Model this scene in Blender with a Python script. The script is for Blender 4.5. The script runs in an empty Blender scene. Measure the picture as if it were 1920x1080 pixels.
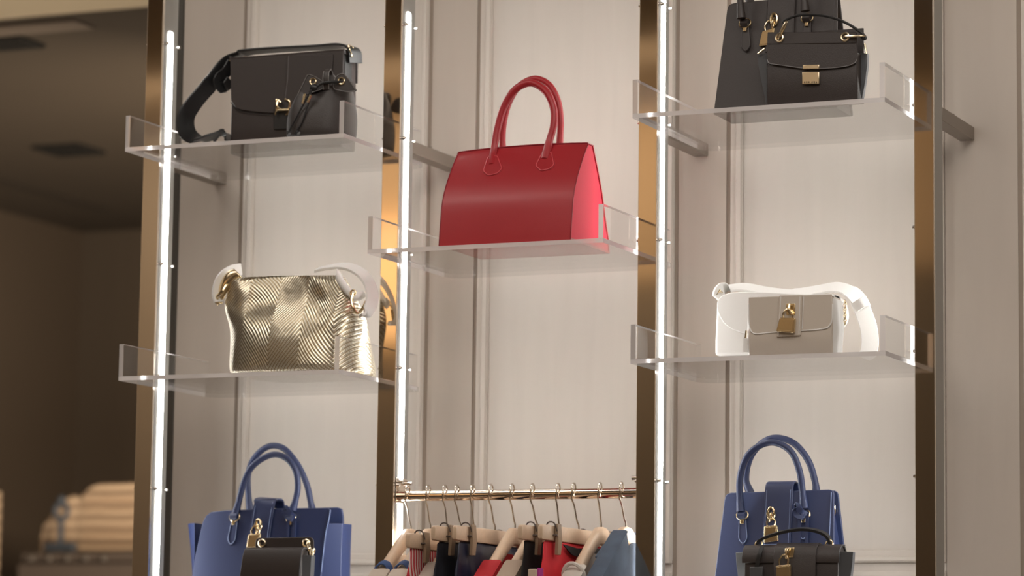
import bpy, math, random
from mathutils import Vector, Matrix
random.seed(7)
S = bpy.context.scene
COL = S.collection
PI = math.pi
# ------------------------------------------------------------------ camera
CAM = Vector((3.5731, -6.1052, 1.4512))
CR = Vector((0.9173, 0.3981, 0.0129)).normalized()
CF = Vector((-0.3963, 0.9091, 0.1282)).normalized()
CU = CR.cross(CF).normalized()
CR = CF.cross(CU).normalized()
FPX = 5900.53
cd = bpy.data.cameras.new('camera'); cam = bpy.data.objects.new('camera', cd); COL.objects.link(cam)
cam.matrix_world = Matrix(((CR.x, CU.x, -CF.x, CAM.x), (CR.y, CU.y, -CF.y, CAM.y), (CR.z, CU.z, -CF.z, CAM.z), (0, 0, 0, 1)))
cd.sensor_width = 36; cd.sensor_fit = 'HORIZONTAL'; cd.lens = FPX / 1920 * 36
cd.clip_end = 60
cd.dof.use_dof = True; cd.dof.focus_distance = 6.45; cd.dof.aperture_fstop = 3.0
S.camera = cam
# ------------------------------------------------------------------ world, lights, exposure
W = bpy.data.worlds.new('shop_air'); S.world = W; W.use_nodes = True
W.node_tree.nodes['Background'].inputs[0].default_value = (1.0, 0.93, 0.85, 1)
W.node_tree.nodes['Background'].inputs[1].default_value = 0.04
S.view_settings.view_transform = 'Standard'; S.view_settings.look = 'None'
S.view_settings.gamma = 1; S.view_settings.use_curve_mapping = False
S.view_settings.exposure = 0.08
S.cycles.use_denoising = True
S.cycles.max_bounces = 14; S.cycles.transmission_bounces = 14; S.cycles.glossy_bounces = 6; S.cycles.transparent_max_bounces = 16
S.cycles.blur_glossy = 0.6
def area(name, loc, target, sx, sy, power, col):
    l = bpy.data.lights.new(name, 'AREA'); l.shape = 'RECTANGLE'; l.size = sx; l.size_y = sy; l.energy = power; l.color = col
    o = bpy.data.objects.new(name, l); COL.objects.link(o); o.location = loc
    o.rotation_euler = (Vector(target) - Vector(loc)).to_track_quat('-Z', 'Y').to_euler()
    return o
area('ceiling_lamp', (2.4, -2.1, 4.22), (1.0, 0.2, 1.9), 3.6, 1.4, 66, (1.0, 0.94, 0.87))
area('ceiling_lamp', (2.8, -5.2, 4.25), (2.2, -4.0, 0), 3.0, 1.5, 60, (1.0, 0.88, 0.76))
area('fascia_fill', (-2.9, -6.6, 4.25), (-2.9, -8.0, 3.7), 3.6, 0.3, 60, (1.0, 0.84, 0.64))  # added fill, warms the opposite fascia for the post reflections
area('left_fill', (-0.3, -1.5, 4.24), (0.2, -.4, 1.8), 1.6, 1.0, 26, (1.0, 0.93, 0.85))  # added fill light from the left front
area('bulkhead_fill', (-2.0, 1.3, 4.26), (-2.0, 2.3, 3.7), 2.6, 0.3, 14, (1.0, 0.86, 0.66))  # added fill to brighten the cream bulkhead
area('rear_room_fill', (-1.5, 3.0, 0.8), (-3.2, 6.2, 2.6), 2.0, 2.0, 80, (1.0, 0.88, 0.72))  # added fill below the view, lifts the dark room
area('rear_shelf_fill', (-0.9, 3.4, 2.7), (-3.1, 5.0, 2.15), 0.4, 0.4, 50, (1.0, 0.82, 0.60))  # added fill hidden behind the wall, brightens the far display
# ------------------------------------------------------------------ helpers
def A(px, py, Y):
    "point of the plane y = Y that the photograph shows at pixel px, py"
    d = CF + CR * ((px - 960) / FPX) - CU * ((py - 540) / FPX)
    return CAM + d * ((Y - CAM.y) / d.y)
def AX(px, py, X):
    d = CF + CR * ((px - 960) / FPX) - CU * ((py - 540) / FPX)
    return CAM + d * ((X - CAM.x) / d.x)
def V(*a): return Vector(a)
def spline(pts, n=6, closed=False):
    P = [Vector(p) for p in pts]; m = len(P); out = []
    for i in range(m if closed else m - 1):
        if closed: p0, p1, p2, p3 = P[(i - 1) % m], P[i], P[(i + 1) % m], P[(i + 2) % m]
        else:
            p1, p2 = P[i], P[i + 1]
            p0 = P[i - 1] if i > 0 else p1 * 2 - p2
            p3 = P[i + 2] if i + 2 < m else p2 * 2 - p1
        for k in range(n):
            t = k / n
            out.append(0.5 * ((2 * p1) + (p2 - p0) * t + (2 * p0 - 5 * p1 + 4 * p2 - p3) * t * t + (3 * p1 - p0 - 3 * p2 + p3) * t ** 3))
    if not closed: out.append(P[-1])
    return out
def rounded(poly, r, n=4):
    "round the corners of a polygon of vectors"
    m = len(poly); out = []
    for i in range(m):
        p0, p, p2 = Vector(poly[i - 1]), Vector(poly[i]), Vector(poly[(i + 1) % m])
        rr = r[i] if isinstance(r, (list, tuple)) else r
        a, b = p0 - p, p2 - p
        rr = min(rr, a.length * .45, b.length * .45)
        if rr < 1e-6: out.append(p); continue
        s, e = p + a.normalized() * rr, p + b.normalized() * rr
        for k in range(n + 1):
            t = k / n
            out.append((1 - t) ** 2 * s + 2 * t * (1 - t) * p + t * t * e)
    return out
class MB:
    def __init__(s): s.v = []; s.f = []
    def add(s, vs, fs):
        b = len(s.v); s.v += [Vector(v) for v in vs]; s.f += [[b + i for i in f] for f in fs]; return s
    def box(s, a, b):
        x0, y0, z0 = a; x1, y1, z1 = b
        vs = [(x0, y0, z0), (x1, y0, z0), (x1, y1, z0), (x0, y1, z0), (x0, y0, z1), (x1, y0, z1), (x1, y1, z1), (x0, y1, z1)]
        return s.add(vs, [(0, 3, 2, 1), (4, 5, 6, 7), (0, 1, 5, 4), (1, 2, 6, 5), (2, 3, 7, 6), (3, 0, 4, 7)])
    def prism(s, poly, off):
        n = len(poly); off = Vector(off)
        vs = [Vector(p) for p in poly] + [Vector(p) + off for p in poly]
        fs = [list(range(n)), [n + i for i in reversed(range(n))]] + [(i, n + i, n + (i + 1) % n, (i + 1) % n) for i in range(n)]
        return s.add(vs, fs)
    def loft(s, rings, cap0=True, cap1=True, closed=True):
        n = len(rings[0]); vs = [p for r in rings for p in r]; fs = []
        for k in range(len(rings) - 1):
            for i in range(n if closed else n - 1):
                j = (i + 1) % n
                fs.append((k * n + i, k * n + j, (k + 1) * n + j, (k + 1) * n + i))
        if cap0: fs.append(tuple(reversed(range(n))))
        if cap1: fs.append(tuple((len(rings) - 1) * n + i for i in range(n)))
        return s.add(vs, fs)
    def sweep(s, path, ring_of, closed=False):
        "ring_of(i, tangent, normal, binormal) with transported frames"
        P = [Vector(p) for p in path]; n = len(P); rings = []; nor = None
        for i in range(n):
            a = P[(i - 1) % n] if (closed or i) else P[i]; b = P[(i + 1) % n] if (closed or i < n - 1) else P[i]
            t = (b - a).normalized()
            if nor is None:
                nor = t.orthogonal().normalized()
            nor = (nor - t * nor.dot(t)).normalized()
            rings.append(ring_of(i, P[i], t, nor, t.cross(nor)))
        if closed:
            rings.append(rings[0]) if False else None
            m = len(rings[0]); vs = [p for r in rings for p in r]
            # align the last ring with the first
            best = min(range(m), key=lambda q: (rings[-1][0] - rings[0][q]).length)
            fs = []
            for k in range(n):
                for i in range(m):
                    j = (i + 1) % m
                    if k < n - 1: fs.append((k * m + i, k * m + j, (k + 1) * m + j, (k + 1) * m + i))
                    else: fs.append((k * m + i, k * m + j, (j + best) % m, (i + best) % m))
            return s.add(vs, fs)
        return s.loft(rings)
    def tube(s, path, r, n=10, closed=False, squash=1.0):
        rr = (lambda i: r[min(i, len(r) - 1)]) if isinstance(r, (list, tuple)) else (lambda i: r)
        return s.sweep(path, lambda i, p, t, a, b: [p + (a * math.cos(2 * PI * k / n) + b * (math.sin(2 * PI * k / n) * squash)) * rr(i) for k in range(n)], closed)
    def ribbon(s, path, w, th):
        "flat strap: w is the width vector (or one per point)"
        P = [Vector(p) for p in path]; n = len(P); rings = []
        for i in range(n):
            t = (P[min(i + 1, n - 1)] - P[max(i - 1, 0)]).normalized()
            ww = Vector(w[i] if isinstance(w, list) else w)
            q = ww - t * ww.dot(t)
            q = q.normalized() * ww.length if q.length > 1e-6 else ww
            m = t.cross(q).normalized() * th / 2
            e = q * .5; e2 = q * .47
            rings.append([P[i] - e, P[i] - e2 + m, P[i] + e2 + m, P[i] + e, P[i] + e2 - m, P[i] - e2 - m])
        return s.loft(rings)
    def ring(s, c, R, r, ax, ay, n=20, m=8, ry=None):
        c = Vector(c); ax = Vector(ax).normalized(); ay = Vector(ay).normalized(); ry = ry or R
        return s.tube([c + ax * (math.cos(2 * PI * k / n) * R) + ay * (math.sin(2 * PI * k / n) * ry) for k in range(n)], r, m, True)
    def cyl(s, p0, p1, r, n=14, r1=None):
        return s.tube([p0, p1], [r, r if r1 is None else r1], n)
    def ball(s, c, rx, ry=None, rz=None, n=12, m=8):
        ry = ry or rx; rz = rz or rx; c = Vector(c); rings = []
        for k in range(1, m):
            a = PI * k / m
            rings.append([c + V(rx * math.sin(a) * math.cos(2 * PI * i / n), ry * math.sin(a) * math.sin(2 * PI * i / n), -rz * math.cos(a)) for i in range(n)])
        return s.loft(rings)
def wpos(o):
    p = Vector(o.location)
    while o.parent: o = o.parent; p += Vector(o.location)
    return p
def build(name, mb, mat, parent=None, bevel=0, subsurf=0, sharp=40, seg=2, label=None, solid=0):
    me = bpy.data.meshes.new(name)
    off = wpos(parent) if parent else V(0, 0, 0)
    me.from_pydata([v - off for v in mb.v], [], mb.f)
    me.validate()
    import bmesh
    bm = bmesh.new(); bm.from_mesh(me); bmesh.ops.recalc_face_normals(bm, faces=bm.faces); bm.to_mesh(me); bm.free()
    me.shade_smooth()
    if sharp < 180: me.set_sharp_from_angle(angle=math.radians(sharp))
    o = bpy.data.objects.new(name, me); COL.objects.link(o)
    if parent: o.parent = parent
    for m in (mat if isinstance(mat, (list, tuple)) else [mat]): me.materials.append(m)
    if bevel:
        b = o.modifiers.new('bevel', 'BEVEL'); b.width = bevel; b.segments = seg; b.limit_method = 'ANGLE'; b.angle_limit = math.radians(35)
    if subsurf:
        b = o.modifiers.new('sub', 'SUBSURF'); b.levels = subsurf; b.render_levels = subsurf
    if label: o['label'] = label
    return o
def thing(name, loc, label, cat, group=None):
    o = bpy.data.objects.new(name, None); COL.objects.link(o); o.location = loc; o.empty_display_size = .05
    return tag(o, label, cat, group)
def tag(o, label, cat, group=None):
    o['label'] = label; o['category'] = cat
    if group: o['group'] = group
    return o
def struct(o): o['kind'] = 'structure'; return o
# ------------------------------------------------------------------ materials
def mat(name, col, rough=.5, metal=0, bump=0, bscale=400, spec=None, var=0, vscale=8, coat=0, emit=None, estr=0, sheen=0):
    m = bpy.data.materials.new(name); m.use_nodes = True; nt = m.node_tree; b = nt.nodes['Principled BSDF']
    b.inputs['Base Color'].default_value = (*col, 1); b.inputs['Roughness'].default_value = rough; b.inputs['Metallic'].default_value = metal
    if spec is not None: b.inputs['Specular IOR Level'].default_value = spec
    if coat: b.inputs['Coat Weight'].default_value = coat; b.inputs['Coat Roughness'].default_value = .52
    if sheen: b.inputs['Sheen Weight'].default_value = sheen
    tc = nt.nodes.new('ShaderNodeTexCoord')
    if bump:
        n = nt.nodes.new('ShaderNodeTexNoise'); n.inputs['Scale'].default_value = bscale; n.inputs['Detail'].default_value = 4
        bp = nt.nodes.new('ShaderNodeBump'); bp.inputs['Strength'].default_value = bump; bp.inputs['Distance'].default_value = .002
        nt.links.new(tc.outputs['Object'], n.inputs['Vector']); nt.links.new(n.outputs['Fac'], bp.inputs['Height']); nt.links.new(bp.outputs['Normal'], b.inputs['Normal'])
    if var:
        n = nt.nodes.new('ShaderNodeTexNoise'); n.inputs['Scale'].default_value = vscale; n.inputs['Detail'].default_value = 5
        mx = nt.nodes.new('ShaderNodeMix'); mx.data_type = 'RGBA'
        mx.inputs['A'].default_value = tuple(c * (1 - var) for c in col) + (1,); mx.inputs['B'].default_value = tuple(min(1, c * (1 + var)) for c in col) + (1,)
        nt.links.new(tc.outputs['Object'], n.inputs['Vector']); nt.links.new(n.outputs['Fac'], mx.inputs['Factor']); nt.links.new(mx.outputs['Result'], b.inputs['Base Color'])
    if emit: b.inputs['Emission Color'].default_value = (*emit, 1); b.inputs['Emission Strength'].default_value = estr
    return m
def wood(name, col, var=.10, rough=.55, sx=7, sz=.6, col2=None):
    "pale veneer with soft upright grain"
    m = bpy.data.materials.new(name); m.use_nodes = True; nt = m.node_tree; b = nt.nodes['Principled BSDF']; b.inputs['Roughness'].default_value = rough
    tc = nt.nodes.new('ShaderNodeTexCoord'); mp = nt.nodes.new('ShaderNodeMapping'); mp.inputs['Scale'].default_value = (sx, sx, sz)
    n = nt.nodes.new('ShaderNodeTexNoise'); n.inputs['Scale'].default_value = 3.0; n.inputs['Detail'].default_value = 6; n.inputs['Distortion'].default_value = .8
    mx = nt.nodes.new('ShaderNodeMix'); mx.data_type = 'RGBA'
    mx.inputs['A'].default_value = tuple(c * (1 - var) for c in col) + (1,); mx.inputs['B'].default_value = tuple(min(1, c * (1 + var)) for c in (col2 or col)) + (1,)
    nt.links.new(tc.outputs['Object'], mp.inputs['Vector']); nt.links.new(mp.outputs['Vector'], n.inputs['Vector'])
    nt.links.new(n.outputs['Fac'], mx.inputs['Factor']); nt.links.new(mx.outputs['Result'], b.inputs['Base Color'])
    return m
def glass(name, col=(1, 1, 1), rough=0.0, ior=1.49):
    m = bpy.data.materials.new(name); m.use_nodes = True; nt = m.node_tree
    b = nt.nodes['Principled BSDF']
    b.inputs['Base Color'].default_value = (*col, 1); b.inputs['Roughness'].default_value = rough
    b.inputs['Transmission Weight'].default_value = 1; b.inputs['IOR'].default_value = ior
    return m
M = {}
M['panel'] = wood('wall_veneer', (.62, .565, .51), .06)
M['pilaster'] = wood('pilaster_veneer', (.52, .455, .395), .06)
M['moulding'] = wood('moulding_paint', (.62, .56, .50), .03)
M['backing'] = mat('joint_backing', (.34, .28, .23), .8)
def clear_sheet(name, tint, both=False):
    "clear acrylic sheet: Fresnel reflection over straight transmission at both faces"
    m = bpy.data.materials.new(name); m.use_nodes = True; nt = m.node_tree; nt.nodes.clear()
    g = nt.nodes.new('ShaderNodeNewGeometry'); mi = nt.nodes.new('ShaderNodeMix'); mi.data_type = 'FLOAT'
    mi.inputs['A'].default_value = 1.49; mi.inputs['B'].default_value = 1 / 1.49
    nt.links.new(g.outputs['Backfacing'], mi.inputs['Factor'])
    fr = nt.nodes.new('ShaderNodeFresnel'); nt.links.new(mi.outputs['Result'], fr.inputs['IOR'])
    tr = nt.nodes.new('ShaderNodeBsdfTransparent'); tr.inputs[0].default_value = (*tint, 1)
    gl = nt.nodes.new('ShaderNodeBsdfGlossy'); gl.inputs['Roughness'].default_value = 0.01
    mx = nt.nodes.new('ShaderNodeMixShader'); out = nt.nodes.new('ShaderNodeOutputMaterial')
    iv = nt.nodes.new('ShaderNodeMath'); iv.operation = 'SUBTRACT'; iv.inputs[0].default_value = 1; nt.links.new(g.outputs['Backfacing'], iv.inputs[1])
    mu = nt.nodes.new('ShaderNodeMath'); mu.operation = 'MULTIPLY'; nt.links.new(fr.outputs[0], mu.inputs[0]); nt.links.new(iv.outputs[0], mu.inputs[1])
    nt.links.new(fr.outputs[0] if both else mu.outputs[0], mx.inputs[0]); nt.links.new(tr.outputs[0], mx.inputs[1]); nt.links.new(gl.outputs[0], mx.inputs[2]); nt.links.new(mx.outputs[0], out.inputs[0])
    return m
M['acrylic'] = clear_sheet('clear_acrylic', (.985, .985, .985))
M['acplate'] = clear_sheet('clear_acrylic_plate', (.985, .985, .985), True)
M['acedge'] = mat('lit_acrylic_edge', (.86, .82, .82), .18)  # pale colour stands in for the light caught inside the edges
M['acedge'].node_tree.nodes['Principled BSDF'].inputs['Transmission Weight'].default_value = .45
M['bronze'] = mat('polished_bronze', (.60, .51, .41), .07, 1.0)
M['side'] = mat('brushed_post_side', (.40, .39, .365), .50, .5)
M['edge'] = mat('bright_post_edge', (.80, .74, .66), .25, 1.0)
M['led'] = mat('led_strip', (1, 1, 1), .4, emit=(1.0, .985, .95), estr=21)
M['chrome'] = mat('chrome', (.80, .78, .76), .12, 1.0)
M['rail'] = mat('warm_chrome', (.80, .70, .60), .10, 1.0)
M['bracket'] = mat('bronze_bracket', (.30, .26, .22), .4, .5)
M['gold'] = mat('gold_metal', (.88, .72, .46), .22, 1.0)
M['palegold'] = mat('pale_gold_metal', (.90, .78, .56), .25, 1.0)
M['black'] = mat('black_leather', (.040, .031, .029), .45, bump=.25, bscale=700)
M['black2'] = mat('black_pebbled_leather', (.052, .044, .042), .48, bump=.35, bscale=500)
M['blackstrap'] = mat('black_strap_leather', (.018, .018, .019), .38, bump=.2, bscale=600)
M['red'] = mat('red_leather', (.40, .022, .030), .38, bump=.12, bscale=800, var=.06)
M['redg'] = mat('red_gusset_lit', (.66, .020, .052), .60, bump=.10, bscale=800, spec=.25)  # brighter copy of the red, strong side light put into the colour
M['redp'] = mat('red_edge_piping', (.28, .008, .02), .35)
M['reds'] = mat('red_seam_highlight', (.70, .10, .12), .4)  # lighter red paints the highlights along the handle tab edges
M['blue'] = mat('navy_blue_leather', (.026, .043, .130), .42, bump=.12, bscale=800, coat=.5)
M['bluest'] = mat('pale_blue_stitching', (.28, .36, .60), .6)
M['white'] = mat('white_leather', (.88, .87, .85), .42, bump=.12, bscale=700)
M['shaded_white'] = mat('shaded_white_leather', (.60, .53, .46), .35, bump=.1, bscale=700)  # white leather darkened, the shade on the bag front is in the colour
M['beech'] = wood('beech_wood', (.70, .52, .37), .10, .4, 30, 30)
M['shaded_beech'] = wood('shaded_beech_clip', (.34, .24, .16), .12, .4, 40, 10)  # beech darkened, the shade on the clips is in the colour
M['steel'] = mat('hanger_steel', (.66, .60, .52), .22, 1.0)
M['darkmetal'] = mat('dark_clip_spring', (.12, .10, .09), .35, .9)
# ------------------------------------------------------------------ room shell
ZC = 4.3
o = struct(build('floor', MB().box((-7, -8.2, -.1), (5, 7.0, 0)), mat('floor_stone', (.42, .36, .30), .3, var=.1, vscale=3)))
brown = mat('dark_brown_paint', (.066, .050, .036), .7, var=.06, vscale=2)
brown2 = mat('dark_brown_wall', (.125, .093, .068), .6, var=.06, vscale=2)
o = struct(build('ceiling', MB().box((-7, -8.2, ZC), (5, 2.4, ZC + .1)), mat('ceiling_paint', (.32, .265, .205), .8)))
o = struct(build('ceiling', MB().box((-7, 2.4, 3.6), (0.2, 7.0, 3.7)), brown))
o = struct(build('trim_1', MB().box((-7, 2.385, 3.6), (0.2, 2.3995, ZC)), mat('cream_bulkhead', (.62, .52, .38), .7)))
o = struct(build('ceiling_lit_strip', MB().box((-4.2, 2.47, 3.592), (-1.72, 2.60, 3.5999)), mat('ceiling_lit_tone', (.19, .15, .12), .7)))  # lighter colour paints the lit part of the ceiling near the bulkhead
o = struct(build('wall_left', MB().box((-4.3, 2.5, 0), (-4.2, 7.0, 3.6)), brown2))
o = struct(build('wall_rear', MB().box((-4.2, 6.62, 0), (0.2, 6.72, 3.6)), wood('rear_wall_boards', (.115, .088, .066), .12, .6, 2, .2)))
o = struct(build('trim_3', MB().box((-3.74, 2.47, 3.585), (-3.69, 6.0, 3.6)), mat('ceiling_track', (.05, .04, .032), .5)))
def vent(x, y, w, lab):
    t = thing('air_vent', (x, y, 3.6), lab, 'vent')
    dk = mat('vent_black', (.009, .008, .007), .7)
    b = MB()
    for s in (-1, 1):
        b.box((x - w, y + s * w - .012, 3.588), (x + w, y + s * w + .012, 3.5995)); b.box((x + s * w - .012, y - w, 3.588), (x + s * w + .012, y + w, 3.5995))
    build('frame', b, dk, t)
    for k in range(4):
        yy = y - w + (k + .5) * w / 2
        build('slat', MB().box((x - w + .012, yy - .016, 3.586), (x + w - .012, yy + .016, 3.592)), dk, t)
    build('backing', MB().box((x - w, y - w, 3.595), (x + w, y + w, 3.5998)), dk, t)
vent(-3.035, 4.59, .10, 'small square black vent in the dark ceiling, farther of the two')
vent(-2.12, 2.70, .085, 'square vent in the dark ceiling beside the cream bulkhead, nearer of the two')
# opposite side of the shop, seen in the polished posts
o = struct(build('wall_front', MB().box((-7, -8.1, 3.45), (5, -8.0, ZC)), mat('ochre_fascia', (.72, .54, .35), .6, var=.08, vscale=3)))
o = struct(build('wall_front', MB().box((-7, -8.1, 0), (5, -8.05, 3.45)), wood('dark_shopfront', (.22, .185, .15), .25, .5, 3, .3)))
o = struct(build('trim_4', MB().box((-5.6, -8.05, 0), (-4.0, -7.95, ZC)), mat('tan_pier', (.56, .50, .44), .6)))
o = struct(build('glow_panel', MB().box((-3.7, -8.04, 3.2), (-2.8, -7.94, 3.8)), mat('added_orange_glow', (.85, .50, .20), .5, emit=(1.0, .62, .30), estr=1.3)))  # added glowing panel, brightens the reflection in the second post
o = struct(build('wall_side', MB().box((-7.1, -8.2, 0), (-7, 7, ZC)), mat('side_wall_paint', (.30, .24, .18), .7)))
o = struct(build('wall_right', MB().box((5, -8.2, 0), (5.1, 1, ZC)), mat('right_wall_paint', (.42, .36, .30), .7)))
# panelled wall behind the shelves
YW = .315
wall = struct(build('wall_back', MB().box((-.13, YW + .002, 0), (5, YW + .10, ZC)), M['backing']))
for k in range(0, 8):
    xm = .62 + .6035 * (k - 1)
    a = xm - .052 if k else -.085; b = xm + (.060 if k < 3 else .106)
    build('pilaster', MB().box((a, YW, 0), (b, YW + .002, ZC)), M['pilaster'], wall, bevel=.002)
    x0 = b + .011; x1 = xm + .6035 - .061
    if k == 2: x1 += .008
    build('wall_panel', MB().box((x0, YW, 1.745), (x1, YW + .002, ZC)), M['panel'], wall, bevel=.002)
    build('wall_panel', MB().box((x0, YW, 0), (x1, YW + .002, 1.737)), M['panel'], wall, bevel=.002)
    for (z0, z1) in ((1.738, 4.1), (.2, 1.72)):
        mo = MB(); w = .024
        for (p, q, y) in (((x0, z0), (x1, z1), .007),):
            pass
        def bar(xa, za, xb, zb): 
            mo.box((xa, YW - .007, za), (xb, YW, zb))
            if xb - xa < zb - za: mo.box((xa + .014, YW - .012, za), (xb - .002, YW - .007, zb))
            else: mo.box((xa, YW - .012, za + .003), (xb, YW - .007, zb - .014))
        bar(x0, z0, x0 + .028, z1); bar(x1 - .026, z0, x1, z1)
        bar(x0 + .028, z0, x1 - .026, z0 + .026); bar(x0 + .028, z1 - .026, x1 - .026, z1)
        build('moulding', mo, M['moulding'], wall, bevel=.0015)
build('end_strip', MB().box((-.130, YW - .004, 0), (-.086, YW + .012, ZC)), mat('dark_end_strip', (.07, .062, .052), .5), wall)
# ------------------------------------------------------------------ display posts
PW, PT = .041, .068
PINZ = [2.908, 2.655, 2.403, 2.150, 1.897, 1.645, 1.392]
post_labels = ['bronze faced display post at the left end, next to the dark room', 'bronze faced display post between the black shoulder bag shelf and the red tote shelf',
               'bronze faced display post between the red tote and the stacked black bags', 'rightmost bronze faced display post, with a plain unlit right side']
pin_mb = MB().cyl((0, 0, 0), (.0075, 0, 0), .0042, 10); pin_mb.cyl((.0075, 0, 0), (.0095, 0, 0), .0034, 10)
pin0 = None
for k in range(4):
    x = .6 * k
    t = thing('display_post', (x + PW / 2, .035, 0), post_labels[k], 'post', 'bronze faced posts of the bag wall')
    build('front_panel', MB().box((x + .0012, -.003, 0), (x + PW - .0012, .0, 4.2)), M['bronze'], t)
    b = MB().box((x, -.0028, 0), (x + .0012, .004, 4.2)); b.box((x + PW - .0012, -.0028, 0), (x + PW, .004, 4.2))
    build('edge_strip', b, M['edge'], t)
    b = MB()
    b.box((x + .0015, .0, 0), (x + PW - .0015, PT, 4.2))
    build('post_body', b, M['side'], t)
    sides = ([1] if k == 0 else [-1] if k == 3 else [1, -1])
    for sd in sides:
        xf = x + PW - .0015 if sd > 0 else x + .0015
        ya, yb = (.0245, .0455) if sd > 0 else (.047, .067)
        b = MB(); b.prism(rounded([V(xf, ya, .3), V(xf, yb, .3), V(xf, yb, 2.94), V(xf, ya, 2.94)], [0, 0, .008, .008]), (.0012 * sd, 0, 0))
        build('led_strip', b, M['led'], t)
    for sd in (1, -1):
        if k == 3 and sd == 1: continue
        for z in PINZ:
            for yy in ((.0125, .0605) if sd > 0 else (.0125,)):
                if pin0 is None:
                    pin0 = build('pin', pin_mb, M['chrome'])
                    p = pin0
                else:
                    p = pin0.copy(); COL.objects.link(p)
                p.parent = t; p.location = V(x + (PW - .0015 if sd > 0 else .0015), yy, z) - wpos(t)
                p.rotation_euler = (0, 0, 0 if sd > 0 else PI)
    build('wall_bracket', MB().box((x + .008, PT, 2.630), (x + PW - .001, YW, 2.658)), M['bracket'], t, bevel=.001)
    build('bracket_screw', MB().cyl((x + .03, .18, 2.658), (x + .03, .18, 2.664), .004), M['bracket'], t)
# ------------------------------------------------------------------ acrylic shelves
SY0, SY1, STH, SPH, SPT = -.172, .252, .0092, .071, .011
def shelf(k, z, lab, lipped=True):
    x0, x1 = .6 * k + PW + .0105, .6 * (k + 1) - .0105
    t = thing('acrylic_shelf', ((x0 + x1) / 2, 0, z - STH), lab, 'shelf', 'clear acrylic shelves between the posts')
    r = .035
    pl = [V(x0, SY0, z - STH), V(x1, SY0, z - STH)] + [V(x1 - r + r * math.cos(a), SY1 - r + r * math.sin(a), z - STH) for a in [i * PI / 12 for i in range(7)]] + \
         [V(x0 + r - r * math.sin(a), SY1 - r + r * math.cos(a), z - STH) for a in [i * PI / 12 for i in range(7)]]
    def edges(o, ax):
        o.data.materials.append(M['acedge'])
        for p in o.data.polygons: p.material_index = 0 if abs(p.normal[ax]) > .7 or p.normal.y > .05 else 1
    edges(build('plate', MB().prism(pl, (0, 0, STH)), M['acplate'], t), 2)
    for xa in (x0, x1 - SPT) if lipped else ():
        edges(build('side_panel', MB().box((xa, SY0, z + .0003), (xa + SPT, SY1 - r, z + SPH)), M['acrylic'], t), 0)
    return z
Z1 = shelf(0, 2.6375, 'clear acrylic tray shelf holding the black shoulder bag and bucket bag')
Z2 = shelf(1, 2.3834, 'clear acrylic tray shelf holding the red leather tote')
Z3 = shelf(2, 2.6383, 'clear acrylic tray shelf holding the tall black tote and small black flap bag')
Z4 = shelf(2, 2.1313, 'clear acrylic tray shelf holding the small white bags')
Z5 = shelf(0, 2.1300, 'clear acrylic tray shelf holding the gold woven shoulder bag')
def drift(px, py, Y, D): return A(px, py, Y + D) - A(px, py, Y)
D6, D7, D6c, D7c, D4 = drift(500, 985, -.105, .185), drift(1460, 960, -.112, .165), drift(510, 1040, -.178, .12), drift(1480, 1040, -.176, .13), drift(1480, 610, -.072, .135)
ZS6 = shelf(0, 1.6350, 'clear acrylic tray shelf under the winged blue tote at lower left', False)
ZS7 = shelf(2, 1.6340, 'clear acrylic tray shelf under the blue tote at lower right', False)
G = .0006
# ------------------------------------------------------------------ shared bag fittings
def padlock(root, link, y, body, sc=1.0, m='gold', dy=.010, plate=True, name='padlock'):
    "link: centre of the oval plate; body: four corner points of the lock block (x,z)"
    P = [V(p[0], y - dy, p[1]) for p in body]
    bd = build(name, MB().prism(rounded(P, .003 * sc), (0, .008 * sc, 0)), M[m], root, bevel=.0012)
    c = sum((p for p in P), V(0, 0, 0)) / 4
    top = (P[0] + P[1]) / 2
    w = (P[1] - P[0]).length
    up = V(0, 0, 1)
    sh = [P[0].lerp(P[1], .22) + V(0, .004, -.002), P[0].lerp(P[1], .20) + V(0, .004, .010 * sc), top + V(0, .004, .019 * sc), P[0].lerp(P[1], .80) + V(0, .004, .010 * sc), P[0].lerp(P[1], .78) + V(0, .004, -.002)]
    build('shackle', MB().tube(spline(sh, 6), .0019 * sc, 8), M[m], bd)
    fr = MB().prism(rounded([p.lerp(c, .18) + V(0, -.0012, 0) for p in P], .002), (0, .0014, 0))
    build('lock_face', fr, M[m], bd, bevel=.0004)
    lc = V(link[0], y - .003, link[1])
    if plate:
        build('hasp_plate', MB().ring(lc, .0068 * sc, .0030 * sc, (1, 0, 0), (0, 0, 1), 20, 8, ry=.0125 * sc), M[m], bd)
        build('hasp_link', MB().ring(lc + V(0, -.006, -.008 * sc), .0035 * sc, .0019 * sc, (0, 1, 0), (.2, 0, 1), 16, 8, ry=.010 * sc), M[m], bd)
    return bd
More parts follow.
